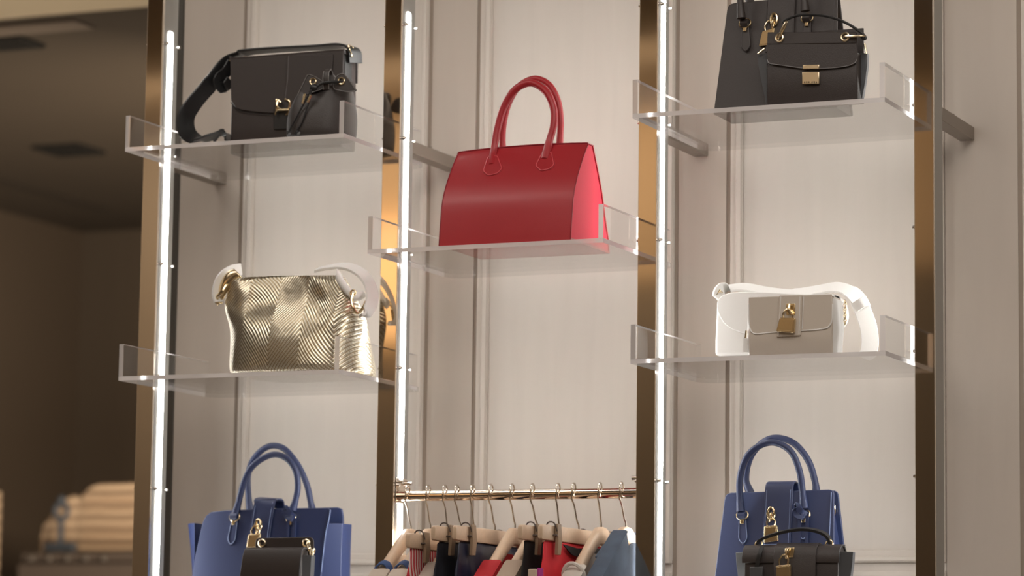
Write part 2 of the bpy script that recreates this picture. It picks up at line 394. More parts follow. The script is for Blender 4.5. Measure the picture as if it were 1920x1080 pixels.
def handle_base(root, x, z, y, mt, length=.056, w=.021, tilt=0.0, mring='gold', dy=0.0, seam=None):
    "D ring, folded loop, stud and hanging tab under one handle end"
    build('ring', MB().ring(V(x, y - .004, z - .003), .0125, .0017, (1, 0, 0), (0, .25, 1), 18, 8, ry=.010), M[mring], root)
    build('loop', MB().ribbon(spline([V(x, y - .009, z + .004), V(x, y - .013, z - .003), V(x, y - .009, z - .010)], 5), (.017, 0, 0), .003), mt, root)
    a = V(x, y - .003, z - .008); b = V(x + tilt, y - .003 - dy, z - .008 - length)
    d = (b - a).normalized(); s = V(d.z, 0, -d.x) * (-w / 2)
    poly = [a - s * .75, a + s * .75, b + s - d * .012, b + d * .001, b - s - d * .012]
    tb = build('tab', MB().prism(rounded(poly, [.003, .003, .006, .008, .006]), (0, .003, 0)), mt, root, bevel=.0008)
    edge = rounded([p.lerp((a + b) / 2, .10) + V(0, -.0006, 0) for p in poly], [.003, .003, .006, .008, .006])
    build('tab_seam_highlight', MB().tube(edge, .0008, 5, True), seam or mt, tb)  # seam colour also paints the highlight along the tab edge
    c = a + d * .009 + V(0, -.002, 0)
    build('stud', MB().prism(rounded([c + V(-.004, 0, -.004), c + V(.004, 0, -.004), c + V(.004, 0, .004), c + V(-.004, 0, .004)], .001), (0, -.003, 0)), M[mring], tb, bevel=.001)
def handle(root, pts, mt, r=.0070, flare=.0095, name='handle'):
    p = spline(pts, 8); n = len(p)
    rr = []
    for i in range(n):
        t = min(i, n - 1 - i) / (n * .10)
        rr.append(flare + (r - flare) * min(1, t))
    h = build(name, MB().tube(p, rr, 12), mt, root, sharp=80)
    return h
def stitch(parent, path, m, r=.0006):
    build('stitching', MB().tube(path, r, 5), m, parent)
def frame_tote(z0, mt, st, lab, grp, y_f=-.112, knot=True, lock=((1432, 986), (1457, 984), (1459, 1015), (1431, 1018))):
    "upright tote: tilted front and back panels, recessed gussets, centre strap with padlock, two rolled handles"
    t = thing('tote_bag', (1.54, -.05, z0), lab, 'handbag', grp)
    H = .2445
    def yF(h): return y_f + .035 * h / H
    def yB(h): return .010 - .055 * h / H
    def FP(x, h): return V(x, yF(h), z0 + h)
    def BP(x, h): return V(x, yB(h), z0 + h)
    fo = rounded([FP(1.4015, G), FP(1.668, G), FP(1.6565, H), FP(1.4200, H - .004)], [.004, .004, .012, .014])
    fp = build('front_panel', MB().prism(fo, (0, .006, 0)), mt, t, bevel=.0018)
    bo = rounded([BP(1.4015, G), BP(1.668, G), BP(1.6565, H), BP(1.4200, H - .004)], [.004, .004, .012, .014])
    build('back_panel', MB().prism(bo, (0, -.006, 0)), mt, t, bevel=.0018)
    for xs, xe in ((1.666, 1.655), (1.4035, 1.4215)):
        sg = 1 if xs > 1.5 else -1
        g = MB(); rings = []
        for h in (G, .06, .12, .17, .198):
            f = h / H; x = xs + (xe - xs) * f - sg * (.002 + .010 * f)
            rings.append([V(x, yF(h) + .005, z0 + h), V(x - sg * .010 * f, (yF(h) + yB(h)) / 2, z0 + h), V(x, yB(h) - .005, z0 + h), V(x - sg * .02, yB(h) - .005, z0 + h), V(x - sg * .03, (yF(h) + yB(h)) / 2, z0 + h), V(x - sg * .02, yF(h) + .005, z0 + h)])
        build('gusset', g.loft(rings), mt, t, bevel=.001)
        zp = V(xe - sg * .006, (yF(.2) + yB(.2)) / 2, z0 + .205)
        build('zip_end', MB().ring(zp, .011, .0022, (0, 1, 0), (0, 0, 1), 14, 6, ry=.014), M['gold'] if sg > 0 else mt, t)
    build('bag_base', MB().box((1.406, y_f + .004, z0 + G), (1.664, .006, z0 + .006)), mt, t)
    build('lining', MB().box((1.435, yF(.2) + .007, z0 + .006), (1.640, yB(.2) - .007, z0 + .200)), mt, t)
    # centre strap folded over the rim
    sp = [FP(1.539, .128) + V(0, -.003, 0), FP(1.539, .19) + V(0, -.003, 0), FP(1.539, .240) + V(0, -.003, 0), V(1.539, yF(H) + .004, z0 + .258), V(1.539, yF(H) + .022, z0 + .262), V(1.539, yB(H) + .002, z0 + .252), V(1.539, yB(.2) + .003, z0 + .2)]
    sb = build('centre_strap', MB().ribbon(spline(sp, 6), (.062, 0, 0), .004), mt, t, bevel=.0008)
    for dx in (-.026, .026):
        stitch(sb, [FP(1.539 + dx, h) + V(0, -.0054, 0) for h in (.131, .16, .2, .245)], st)
    stitch(sb, [FP(1.539 + dx, .131) + V(0, -.0054, 0) for dx in (-.026, .026)], st)
    stitch(fp, [FP(1.6515, h) + V(0, -.0005, 0) for h in (.004, .1, .2, .238)], st, .0009)
    dz = z0 - 1.625
    yl = yF(.19) - .006
    L = A(1446, 962, -.092); B = [A(x, y, -.10) for x, y in lock]
    padlock(t, (L.x, L.z + dz), yl, [(p.x, p.z + dz) for p in B], 1.0)
    fh = [A(x, y, -.096) for x, y in ((1387, 958), (1385, 930), (1386, 890), (1400, 851), (1428, 829), (1456, 826), (1484, 843), (1500, 880), (1506, 922), (1509, 952))]
    bh = [A(x, y, -.035) for x, y in ((1405, 922), (1397, 895), (1405, 855), (1428, 826), (1456, 816), (1490, 827), (1517, 860), (1530, 900), (1533, 925))]
    up = V(0, 0, dz)
    handle(t, [p + up for p in fh], mt); handle(t, [p + up for p in bh], mt, name='rear_handle')
    for x, y, tl in ((1389, 962, .005), (1508, 960, 0.0)):
        p = A(x, y, -.096); handle_base(t, p.x, p.z + dz, yF(.19) - .004, mt, .058 if x < 1450 else .05, tilt=tl, dy=.0090, seam=st)
    if knot:
        k = build('key_strap', MB().ribbon(spline([p + up for p in (A(1513, 965, -.103), A(1503, 958, -.111), A(1494, 946, -.109), A(1494, 962, -.107), A(1508, 968, -.113))], 6), (.002, 0, .014), .003), mt, t)
        for dx in (0, 14):
            build('strap_end', MB().ribbon([p + up for p in (A(1501 + dx, 966, -.105), A(1500 + dx, 1000, -.106), A(1499 + dx, 1045, -.112))], (.007, 0, 0), .002), mt, k)
    return t
# ------------------------------------------------------------------ black shoulder bag, upper left
B1, B1S = M['black'], M['blackstrap']
t = thing('shoulder_bag', (.45, -.03, Z1), 'large black leather flap bag with wide strap and gold clasp on the upper left shelf', 'handbag')
y0, y1 = -.018, .048
xl, xr = A(434, 180, y0).x, A(643, 170, y0).x
zt = A(540, 104, y0).z
rings = []
for h, ins in ((G, .0), (.004, -.002), (.06, -.003), (.12, -.002), (zt - Z1 - .018, .001), (zt - Z1 - .005, .004), (zt - Z1, .012)):
    a, b, c, d = xl + max(ins, 0) * .4, xr - max(ins, 0) * .4, y0 + ins, y1 - ins
    rings.append(rounded([V(a, c, Z1 + h), V(b, c, Z1 + h), V(b, d, Z1 + h), V(a, d, Z1 + h)], .006, 3))
build('body', MB().loft(rings), B1, t, sharp=50)
fl = [V(xl - .003, y0 - .006, zt - .012), V(xr + .002, y0 - .006, zt - .012)]
cur = [A(644, 195, y0), A(632, 208, y0), A(600, 213, y0), A(535, 214, y0), A(480, 211, y0), A(448, 205, y0), A(435, 190, y0)]
flap = [V(p.x, y0 - .006, p.z) for p in [V(xl - .003, 0, zt), V(xr + .002, 0, zt)] + spline(cur, 4)]
fb = build('flap', MB().prism(flap, (0, .0045, 0)), B1, t, bevel=.0018)
build('flap_top', MB().loft([[V(x, y0 - .006, zt - .002), V(x, y0, zt + .005), V(x, (y0 + y1) / 2, zt + .007), V(x, y1 + .003, zt + .002), V(x, y1 + .003, zt - .06), V(x, y1 - .001, zt - .06), V(x, y1 - .004, zt - .003), V(x, y0 - .0015, zt - .006)] for x in (xl - .003, xr + .002)]), B1, t, bevel=.001)
band = [V(p.x, y0 - .009, p.z) for p in (A(541, 104, y0), A(628, 104, y0), A(620, 214, y0), A(536, 214, y0))]
build('centre_band', MB().prism(band, (0, .0032, 0)), B1, fb, bevel=.001)
stitch(fb, [V(p.x, y0 - .0094, p.z) for p in (A(545, 106, y0), A(543, 150, y0), A(538, 190, y0))], mat('black_edge_thread', (.16, .15, .15), .4), .0008)
stitch(fb, [V(p.x, y0 - .0063, p.z - .003) for p in spline(cur[2:], 4)], B1S, .0008)
tab = [V(p.x, y0 - .0075, p.z) for p in (A(515, 205, y0), A(572, 203, y0), A(572, 240, y0), A(516, 244, y0))]
build('lock_tab', MB().prism(rounded(tab, .003), (0, .0035, 0)), B1S, t, bevel=.001)
b = MB()
b.tube(spline([A(521, 189, y0 - .014), A(519, 199, y0 - .016), A(518, 207, y0 - .014)], 4), .0032, 8)
b.tube(spline([A(527, 192, y0 - .012), A(519, 187, y0 - .016), A(519, 198, y0 - .016), A(527, 205, y0 - .014), A(538, 205, y0 - .014)], 5), .0026, 8)
b.tube(spline([A(535, 186, y0 - .012), A(543, 190, y0 - .016), A(543, 200, y0 - .016), A(537, 206, y0 - .014)], 5), .0026, 8)
b.tube(spline([A(516, 215, y0 - .014), A(519, 207, y0 - .016), A(530, 206, y0 - .016), A(543, 206, y0 - .016)], 5), .0024, 8)
b.tube(spline([A(536, 215, y0 - .012), A(541, 213, y0 - .014), A(543, 207, y0 - .014)], 5), .0022, 8)
build('clasp', b, M['gold'], t)
sp = [A(666, 118, .018), A(663, 94, .014), A(644, 86, .012), A(600, 89, .012), A(540, 92, .012), A(480, 96, .012), A(450, 101, .012), A(425, 118, .005), A(392, 160, -.02), A(362, 196, -.04), A(348, 222, -.05), A(352, 250, -.05), A(372, 262, -.05), A(400, 256, -.04), A(418, 254, -.02), A(434, 262, -.01)]
wv = [V(0.01, .046, 0)] * 6 + [V(.012, .046, .01)] * 2 + [V(.020, .040, .016)] * 4 + [V(.01, .045, .004)] * 4
P = spline(sp, 5); wv = [wv[min(i // 5, len(wv) - 1)] for i in range(len(P))]
for p in P: p.z = max(p.z, Z1 + .006)
build('strap', MB().ribbon(P, wv, .005), B1S, t, sharp=60)
P = spline([A(434, 118, y0 + .01), A(424, 135, -.015), A(410, 150, -.03), A(420, 165, -.015), A(432, 150, y0 + .01)], 5)
build('strap_end', MB().ribbon(P, (.01, .03, .012), .004), B1S, t, sharp=60)
build('buckle', MB().tube([A(431, 113, y0 + .008), A(430, 122, y0 + .008), A(432, 127, y0 + .02)], .0022, 8), M['gold'], t)
build('side_strap', MB().ribbon([A(652, 104, y0 + .02), A(652, 160, y0 + .02), A(650, 240, y0 + .02)], (.002, .030, 0), .003), B1S, t)
b = MB(); c = A(657, 95, y0 + .015)
b.tube(spline([A(654, 86, y0), A(658, 100, y0 + .01), A(660, 106, y0 + .02), A(664, 95, y0 + .035), A(660, 88, y0 + .03)], 5, True), .0020, 8, True)
build('ring', b, M['gold'], t)
# ------------------------------------------------------------------ black bucket bag in front of it
t = thing('bucket_bag', (.545, -.12, Z1), 'small black drawstring bucket bag with gold eyelets standing before the black flap bag', 'handbag')
cx, cy = .4985, -.098
N = 48; rings = []
def bucket_ring(h, ax, ay, pl, dx=0.0, ex=2.6):
    r = []
    for i in range(N):
        a = 2 * PI * i / N
        c, s = math.cos(a), math.sin(a)
        x = math.copysign(abs(c) ** (2 / ex), c) * ax; y = math.copysign(abs(s) ** (2 / ex), s) * ay
        w = 1 - pl * (.5 + .5 * math.cos(6 * a + PI)) 
        r.append(V(cx + dx + x * .80 * (1 if pl == 0 else .75 + .25 * w), cy + y * w * 1.42, Z1 + .0012 + h * 1.08 + pl * .012 * math.cos(6 * a)))
    return r
for h, ax, ay, pl, dx in ((G, .086, .046, 0, .0), (.003, .090, .048, 0, .0), (.03, .092, .049, 0, .001), (.055, .091, .048, .02, .002), (.075, .086, .045, .10, .004), (.092, .080, .040, .20, .008), (.104, .072, .037, .34, .010), (.116, .062, .034, .42, .012), (.128, .056, .033, .40, .013)):
    rings.append(bucket_ring(h, ax, ay, pl, dx))
for h, ax, ay, pl, dx in ((.126, .046, .028, .45, .010), (.095, .040, .022, .5, .008)):
    rings.append(bucket_ring(h, ax, ay, pl, dx))
build('body', MB().loft(rings), M['black2'], t, subsurf=1, sharp=180)
for (px, py) in ((587, 153), (640, 152)):
    c = A(px, py, -.151)
    build('eyelet', MB().ring(c, .0068, .0022, (1, .12, 0), (0, .1, 1), 18, 8), M['gold'], t)
    build('eyelet_fill', MB().ball(c + V(0, .004, 0), .006, .003, .006), M['black2'], t)
build('loop_tab', MB().ribbon(spline([A(612, 168, -.150), A(611, 150, -.157), A(612, 136, -.155), A(616, 131, -.146), A(620, 140, -.138)], 5), (.013, 0, .0), .0045), M['black2'], t, bevel=.001)
for dx in (-.0066, .0066): build('loop_edge', MB().tube([p + V(dx, -.001, 0) for p in spline([A(612, 168, -.1525), A(611, 150, -.1595), A(612, 136, -.1575), A(616, 131, -.146)], 5)], .0010, 6), mat('loop_edge_highlight', (.22, .21, .20), .35), t)  # pale lines paint the highlight on the loop edges
ep = mat('pale_edge_paint', (.20, .19, .185), .35)  # paler grey than the leather, for the lobe outlines
def lobe(pts):
    q = rounded([A(x, y, -.150) for x, y in pts], .006)
    lb = build('lobe', MB().prism(q, (0, .008, 0)), M['black2'], t, bevel=.0015)
    build('lobe_edge', MB().tube([p + V(0, -.0008, 0) for p in q], .0009, 6, True), ep, lb)
lobe(((557, 180), (568, 158), (577, 139), (590, 143), (606, 153), (607, 166), (590, 172)))
lobe(((626, 167), (625, 156), (632, 141), (644, 137), (655, 150), (668, 170), (650, 172)))
dk = build('drawstring', MB().tube(spline([A(640, 153, -.152), A(622, 154, -.160), A(605, 156, -.161), A(592, 164, -.163), A(583, 168, -.164)], 6), .0032, 8), B1S, t)
build('cord_knot', MB().ball(A(588, 164, -.164), .010, .006, .008), B1S, dk)
for pts in (((584, 168), (572, 190), (556, 220), (545, 240), (540, 254)), ((584, 168), (578, 195), (566, 230), (553, 250), (559, 258))):
    q = [A(x, y, -.168) for x, y in pts]
    for p in q: p.z = max(p.z, Z1 + .003)
    build('cord', MB().tube(spline(q, 6), .0017, 7), B1S, dk)
for (a, b2) in (((572, 176), (567, 194)), ((583, 178), (577, 192))):
    build('cord_end', MB().cyl(A(*a, -.172), A(*b2, -.172), .0030, 10), M['palegold'], dk)
for (px, py) in ((540, 255), (558, 257)):
    build('tassel', MB().tube([V(A(px - 1, py, -.168).x, -.168, Z1 + .012), V(A(px + 2, py, -.170).x, -.170, Z1 + .006)], [.003, .0045], 8), B1S, dk)
# ------------------------------------------------------------------ red tote
t = thing('tote_bag', (.966, -.06, Z2), 'red leather top handle tote alone on the middle shelf', 'handbag')
xl, xr = .8165, 1.1150
prof = [(-.168, G), (-.165, .03), (-.157, .085), (-.149, .110), (-.133, .140), (-.105, .180), (-.082, .208), (-.078, .214)]
back = [(-.045, .214), (-.040, .205), (-.013, .160), (.006, .125), (.014, .105), (.030, .065), (.046, .03), (.052, G)]
def arch(x): return .006 * (1 - ((x - .985) / .17) ** 2)
def fprof(h): 
    for (ya, ha), (yb, hb) in zip(prof, prof[1:]):
        if ha <= h <= hb: return ya + (yb - ya) * (h - ha) / (hb - ha)
    return prof[-1][0]
xs = [xl + (xr - xl) * i / 16 for i in range(17)]
def wrap(pr, th):
    b = MB(); rings = []
    sm = spline([V(0, y, h) for y, h in pr], 3)
    for x in xs:
        dx = .004 * math.sin(PI * (x - xl) / (xr - xl))
        r = []
        for p in sm:
            f = p.z / .214
            bow = (dx * (1 - abs(2 * min(1, f) - .8))) * (-1 if th > 0 else 1)
            r.append(V(x, p.y + bow, Z2 + p.z + arch(x) * f ** 2))
        r += [V(q.x, q.y + th, q.z) for q in reversed(r)]
        rings.append(r)
    return b.loft(rings)
fp = build('front_panel', wrap(prof, .004), M['red'], t, bevel=0)
build('back_panel', wrap(back, -.004), M['red'], t)
build('bag_base', MB().box((xl, -.166, Z2 + G), (xr, .050, Z2 + .005)), M['red'], t)
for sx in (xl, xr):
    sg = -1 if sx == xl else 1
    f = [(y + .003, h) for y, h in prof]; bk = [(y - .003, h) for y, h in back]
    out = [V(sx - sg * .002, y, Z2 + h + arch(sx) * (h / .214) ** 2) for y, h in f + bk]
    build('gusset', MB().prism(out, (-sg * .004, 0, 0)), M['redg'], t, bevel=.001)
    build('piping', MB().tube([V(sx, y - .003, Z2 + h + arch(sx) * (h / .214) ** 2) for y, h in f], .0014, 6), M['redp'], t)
build('rim', MB().loft([[V(x, -.079, Z2 + .2135 + arch(x)), V(x, -.079, Z2 + .2165 + arch(x)), V(x, -.044, Z2 + .2165 + arch(x)), V(x, -.044, Z2 + .2135 + arch(x))] for x in xs]), M['redp'], t, bevel=.001)
hf = [(924, 312), (926, 285), (932, 245), (944, 203), (962, 172), (985, 157), (1005, 158), (1026, 175), (1038, 204), (1038, 235), (1030, 265), (1023, 300)]
hy = [-.100, -.084, -.078, -.076, -.075, -.075, -.075, -.075, -.076, -.078, -.082, -.096]
handle(t, [A(x, y, yy) for (x, y), yy in zip(hf, hy)], M['red'], .0080, .0115)
hb = [(944, 300), (942, 268), (944, 232), (953, 195), (970, 165), (993, 150), (1012, 149), (1032, 162), (1046, 190), (1051, 225), (1050, 255), (1048, 290)]
handle(t, [A(x, y, -.034) for x, y in hb], M['red'], .0072, .009, 'rear_handle')
for pts in (((914, 292), (934, 289), (944, 316), (934, 327), (914, 331), (904, 321)), ((1016, 284), (1036, 283), (1041, 309), (1033, 318), (1013, 322), (1002, 311))):
    out = []
    for x, y in pts:
        p = A(x, y, -.10)
        for _ in range(4): p = A(x, y, fprof(min(.214, p.z - Z2)) - .0050)
        out.append(p)
    tb = build('handle_tab', MB().prism(rounded(out, .006), (0, .005, .001)), M['red'], t, bevel=.002)
    c = sum(out, V(0, 0, 0)) / len(out)
    build('tab_seam_highlight', MB().tube(rounded([p.lerp(c, .13) + V(0, -.0012, 0) for p in out], .005), .0009, 5, True), M['reds'], tb)
# ------------------------------------------------------------------ black tote, upper right
frame_tote(Z3, M['black'], mat('dark_grey_stitching', (.09, .08, .08), .6), 'tall black leather tote with gold padlock behind the small black flap bag', 'padlock totes', y_f=-.100, knot=False, lock=((1423, 984), (1447, 979), (1443, 1011), (1416, 1013)))
# ------------------------------------------------------------------ small black flap bag, upper right
t = thing('flap_bag', (1.635, -.14, Z3), 'small black top handle bag with square gold clasp before the tall black tote', 'handbag')
y0, y1 = -.160, -.112
def F(px, py, y=y0): p = A(px, py, y); return p
rings = []
zb = Z3 + G
for h, e in ((0, 0), (.004, .002), (.07, .002), (.098, 0)):
    a, b2 = F(1437.5, 180).x - e * .3, F(1606, 170).x + e * .3
    rings.append(rounded([V(a, y0 + .003 - e, zb + h), V(b2, y0 + .003 - e, zb + h), V(b2, y1 + e, zb + h), V(a, y1 + e, zb + h)], .004, 3))
build('body', MB().loft(rings), M['black'], t, sharp=50)
fo = [F(1440, 61), F(1607, 61)] + spline([F(1608, 75), F(1608, 100), F(1607, 114), F(1602, 120), F(1580, 127), F(1550, 130), F(1522, 130.5), F(1490, 128), F(1460, 123), F(1444, 120), F(1439, 113), F(1439, 90)], 4)
fb = build('flap', MB().prism([p + V(0, -.004, 0) for p in fo], (0, .004, 0)), M['black'], t, bevel=.0015)
stitch(fb, [p + V(0, -.0042, 0) for p in spline([F(1608, 112), F(1602, 119.5), F(1580, 126), F(1522, 129.5), F(1460, 122), F(1444, 119), F(1439.5, 112)], 5)], mat('edge_paint', (.20, .19, .19), .3), .0009)
stitch(fb, [F(1441, 83) + V(0, -.0045, 0), F(1607, 81) + V(0, -.0045, 0)], M['black'], .0009)
build('back_panel', MB().box((F(1440, 61).x, y1 - .004, zb), (F(1607, 61).x, y1, F(1500, 62, y1).z)), M['black'], t, bevel=.0015)
gm = mat('black_gusset_leather', (.075, .078, .085), .40, bump=.15, bscale=700)
for pts in (((1438, 101), (1420, 101), (1422, 122), (1427, 150), (1433, 178), (1437, 198), (1438, 198)), ((1606, 100), (1626, 99), (1625, 125), (1621, 155), (1616, 184), (1606, 185))):
    q = [A(x, y, y0 + .030) for x, y in pts]
    for p in q: p.z = max(p.z, zb)
    build('gusset', MB().prism(q, (0, .016, 0)), gm, t, bevel=.002)
    b = MB().tube([A(pts[1][0] + (1 if pts[1][0] < 1500 else -2), 101, y0 + .02), A(pts[1][0] + (14 if pts[1][0] < 1500 else -5), 91 if pts[1][0] < 1500 else 82, y0 + .02)], .0022, 8)
    build('gusset_post', b, M['palegold'], t)
build('clasp', MB().prism([F(1506, 136) + V(0, -.008, 0), F(1538, 136) + V(0, -.008, 0), F(1538, 158) + V(0, -.008, 0), F(1506, 159) + V(0, -.008, 0)], (0, .006, 0)), M['palegold'], t, bevel=.001)
build('clasp_bar', MB().prism([F(1507, 123) + V(0, -.008, 0), F(1538, 122) + V(0, -.008, 0), F(1538, 130) + V(0, -.008, 0), F(1507, 131) + V(0, -.008, 0)], (0, .006, 0)), M['palegold'], t, bevel=.001)
b = MB()
for i, x in enumerate((1511, 1515, 1519, 1525, 1529, 1533)): b.box(F(x, 155.5) + V(-.0012, -.0088, -.0015), F(x, 155.5) + V(.0014, -.0078, .0015))
build('clasp_mark', b, mat('dark_engraving', (.10, .07, .03), .5), t)
for (ex, ey, rx, ry) in ((1463, 72, 1475, 42), (1586, 70, 1621, 68)):
    c = F(ex, ey) + V(0, -.0055, 0)
    build('eyelet', MB().ring(c, .0075, .0026, (1, 0, 0), (0, 0, 1), 18, 8), M['palegold'], t)
    d = F(rx, ry, y0 - .012); m_ = (c + d) / 2; ax = (d - c)
    build('ring', MB().ring(m_ + V(0, -.003, 0), ax.length / 2 + .001, .0023, ax, (.1, 1, .1), 18, 8, ry=.0045), M['palegold'], t)
hp = spline([F(x, y, y0 - .012) for x, y in ((1472, 45), (1469, 41), (1474, 37), (1492, 30), (1515, 27.5), (1545, 29.5), (1570, 36), (1592, 46), (1609, 57), (1620, 66), (1623, 72), (1619, 73), (1613, 66))], 6)
build('handle', MB().tube(hp, .0028, 8), B1S, t)
# ------------------------------------------------------------------ gold woven shoulder bag
def gold_weave():
    m = bpy.data.materials.new('woven_gold_leather'); m.use_nodes = True; nt = m.node_tree; b = nt.nodes['Principled BSDF']
    tc = nt.nodes.new('ShaderNodeTexCoord'); sep = nt.nodes.new('ShaderNodeSeparateXYZ'); nt.links.new(tc.outputs['Object'], sep.inputs[0])
    nz = nt.nodes.new('ShaderNodeTexNoise'); nz.inputs['Scale'].default_value = 6; nz.inputs['Detail'].default_value = 1; nt.links.new(tc.outputs['Object'], nz.inputs['Vector'])
    def mth(op, a, b=None, c=None):
        n = nt.nodes.new('ShaderNodeMath'); n.operation = op
        for i, q in enumerate((a, b, c)):
            if q is None: continue
            if isinstance(q, (int, float)): n.inputs[i].default_value = q
            else: nt.links.new(q, n.inputs[i])
        return n.outputs[0]
    x, z = sep.outputs['X'], sep.outputs['Z']
    ch = mth('PINGPONG', mth('ADD', x, 1.0), .072)                # chevron folds
    u = mth('ADD', mth('MULTIPLY', ch, 1.25), z)
    u = mth('ADD', u, mth('MULTIPLY', nz.outputs['Fac'], .07))
    st = mth('SINE', mth('MULTIPLY', u, 680))
    dots = mth('SINE', mth('MULTIPLY', mth('SUBTRACT', z, ch), 1500))
    fac = mth('MULTIPLY_ADD', st, .5, .5)
    hole = mth('GREATER_THAN', mth('MULTIPLY', st, mth('MULTIPLY_ADD', dots, .5, .5)), .55)
    cr_ = nt.nodes.new('ShaderNodeValToRGB'); nt.links.new(fac, cr_.inputs[0])
    cr_.color_ramp.elements[0].color = (.36, .28, .165, 1); cr_.color_ramp.elements[0].position = .1
    cr_.color_ramp.elements[1].color = (.86, .80, .66, 1); cr_.color_ramp.elements[1].position = .6
    mx = nt.nodes.new('ShaderNodeMix'); mx.data_type = 'RGBA'; nt.links.new(hole, mx.inputs['Factor']); nt.links.new(cr_.outputs[0], mx.inputs['A']); mx.inputs['B'].default_value = (.16, .12, .08, 1)
    nt.links.new(mx.outputs['Result'], b.inputs['Base Color'])
    b.inputs['Metallic'].default_value = .80; b.inputs['Roughness'].default_value = .30
    n2 = nt.nodes.new('ShaderNodeTexNoise'); n2.inputs['Scale'].default_value = 22; n2.inputs['Detail'].default_value = 2; nt.links.new(tc.outputs['Object'], n2.inputs['Vector'])
    bp = nt.nodes.new('ShaderNodeBump'); bp.inputs['Strength'].default_value = .30; bp.inputs['Distance'].default_value = .002
    b2 = nt.nodes.new('ShaderNodeBump'); b2.inputs['Strength'].default_value = .26; b2.inputs['Distance'].default_value = .012; nt.links.new(n2.outputs['Fac'], b2.inputs['Height']); nt.links.new(b2.outputs['Normal'], bp.inputs['Normal'])
    nt.links.new(fac, bp.inputs['Height']); nt.links.new(bp.outputs['Normal'], b.inputs['Normal'])
    return m
M['weave'] = gold_weave()
t = thing('shoulder_bag', (.47, -.06, Z5), 'slouchy gold and white woven shoulder bag on the lower left shelf', 'handbag')
N = 64; rings = []
lev = [(0.0006, 430, .567, -.020, .124), (.006, 427, .573, -.020, .130), (.03, 425, .574, -.021, .128), (.07, 427, .574, -.028, .116), (.105, 427, .573, -.040, .097), (.13, 423, .571, -.052, .078), (.15, 420, .569, -.064, .056), (.17, 423, .566, -.070, .042), (.19, 430, .561, -.076, .030), (.208, 436, .556, -.081, .018), (.222, 440, .553, -.084, .009)]
for h, pl_, b2, yc, hy_ in lev:
    py = 700 - h * 885
    a = A(pl_, py, -.098 + .25 * (h - .1) * (h > .1)).x
    r = []
    for i in range(N):
        an = 2 * PI * i / N; c, s_ = math.cos(an), math.sin(an)
        x = (a + b2) / 2 + math.copysign(abs(c) ** .5, c) * (b2 - a) / 2
        f = h / .222
        wob = .007 * math.sin(9 * (x - .3) / .28 + 5 * f) * f + .004 * math.sin(23 * x * 4 + 9 * f) * (f > .3) * f
        dent = -.014 * math.exp(-((x - .34) / .035) ** 2 - ((h - .150) / .028) ** 2) - .012 * math.exp(-((x - .51) / .03) ** 2 - ((h - .155) / .03) ** 2) + .006 * math.exp(-((x - .43) / .05) ** 2 - ((h - .07) / .04) ** 2)
        y = yc + math.copysign(abs(s_) ** .6, s_) * hy_
        y += (wob - dent) * (1 if s_ < 0 else 0) + (wob if s_ >= 0 else 0)
        sag = -.010 * math.sin(PI * f) * max(0, c) * math.sin(7 * f)
        r.append(V(min(x + sag, .5755), y, Z5 + h + .006 * math.sin(8 * x + 1) * f * f))
    rings.append(r)
build('body', MB().loft(rings), M['weave'], t, subsurf=1, sharp=180)
# pinched upper corners
lc = spline([A(444, 512, -.085), A(432, 516, -.09), A(420, 530, -.095), A(410, 552, -.095), A(408, 566, -.09)], 4)
b = MB(); rings = []
for i, p in enumerate(lc):
    f = i / (len(lc) - 1); w = .026 * (1 - .45 * f)
    rings.append([p + V(-w * .25, -.006, w * .5), p + V(w * .4, -.016 * (1 - f * .5), w * .1), p + V(w * .9, -.008, -w * .7), p + V(w * .5, .012, -w * .5), p + V(-w * .2, .012, w * .2)])
build('corner_fold', b.loft(rings), M['gold'], t, subsurf=1, sharp=180)
b = MB().tube(spline([A(424, 535, -.11), A(416, 548, -.115), A(408, 556, -.11), A(406, 566, -.105), A(411, 570, -.1)], 5), .0042, 8); build('ring', b, M['gold'], t)
rc = spline([A(630, 512, -.095), A(642, 532, -.095), A(655, 548, -.09), A(670, 556, -.075), A(682, 552, -.06)], 4)
rings = []
for i, p in enumerate(rc):
    f = i / (len(rc) - 1); w = .034 * (1 - .35 * f)
    rings.append([p + V(-w * .1, -.004, w * .5), p + V(w * .2, -.012, 0), p + V(-w * .1, -.006, -w * .5), p + V(w * .1, .010, -w * .3), p + V(w * .1, .012, w * .3)])
build('corner_fold', MB().loft(rings), M['white'], t, subsurf=1, sharp=180)
b = MB().tube(spline([A(662, 550, -.100), A(659, 563, -.104), A(663, 578, -.104), A(670, 587, -.096), A(680, 578, -.078), A(686, 566, -.068)], 6), .0034, 8)
build('ring', b, M['gold'], t)
build('grommet', MB().ring(A(662, 549, -.099), .0058, .0022, (1, 0, 0), (0, 0, 1), 16, 8), M['gold'], t)
sp = [A(594, 506, -.05), A(618, 501, -.05), A(645, 499, -.045), A(668, 506, -.045), A(687, 522, -.045), A(697, 545, -.05), A(697, 567, -.06), A(688, 585, -.075), A(676, 592, -.085)]
P = spline(sp, 6); build('strap', MB().ribbon(P, (.010, .026, .012), .006), M['white'], t, sharp=60)
sp = [A(452, 505, -.05), A(436, 508, -.07), A(420, 518, -.09), A(411, 532, -.10), A(407, 552, -.105), A(410, 566, -.105)]
P = spline(sp, 6); build('strap', MB().ribbon(P, (.012, .024, .0), .005), M['white'], t, sharp=60)
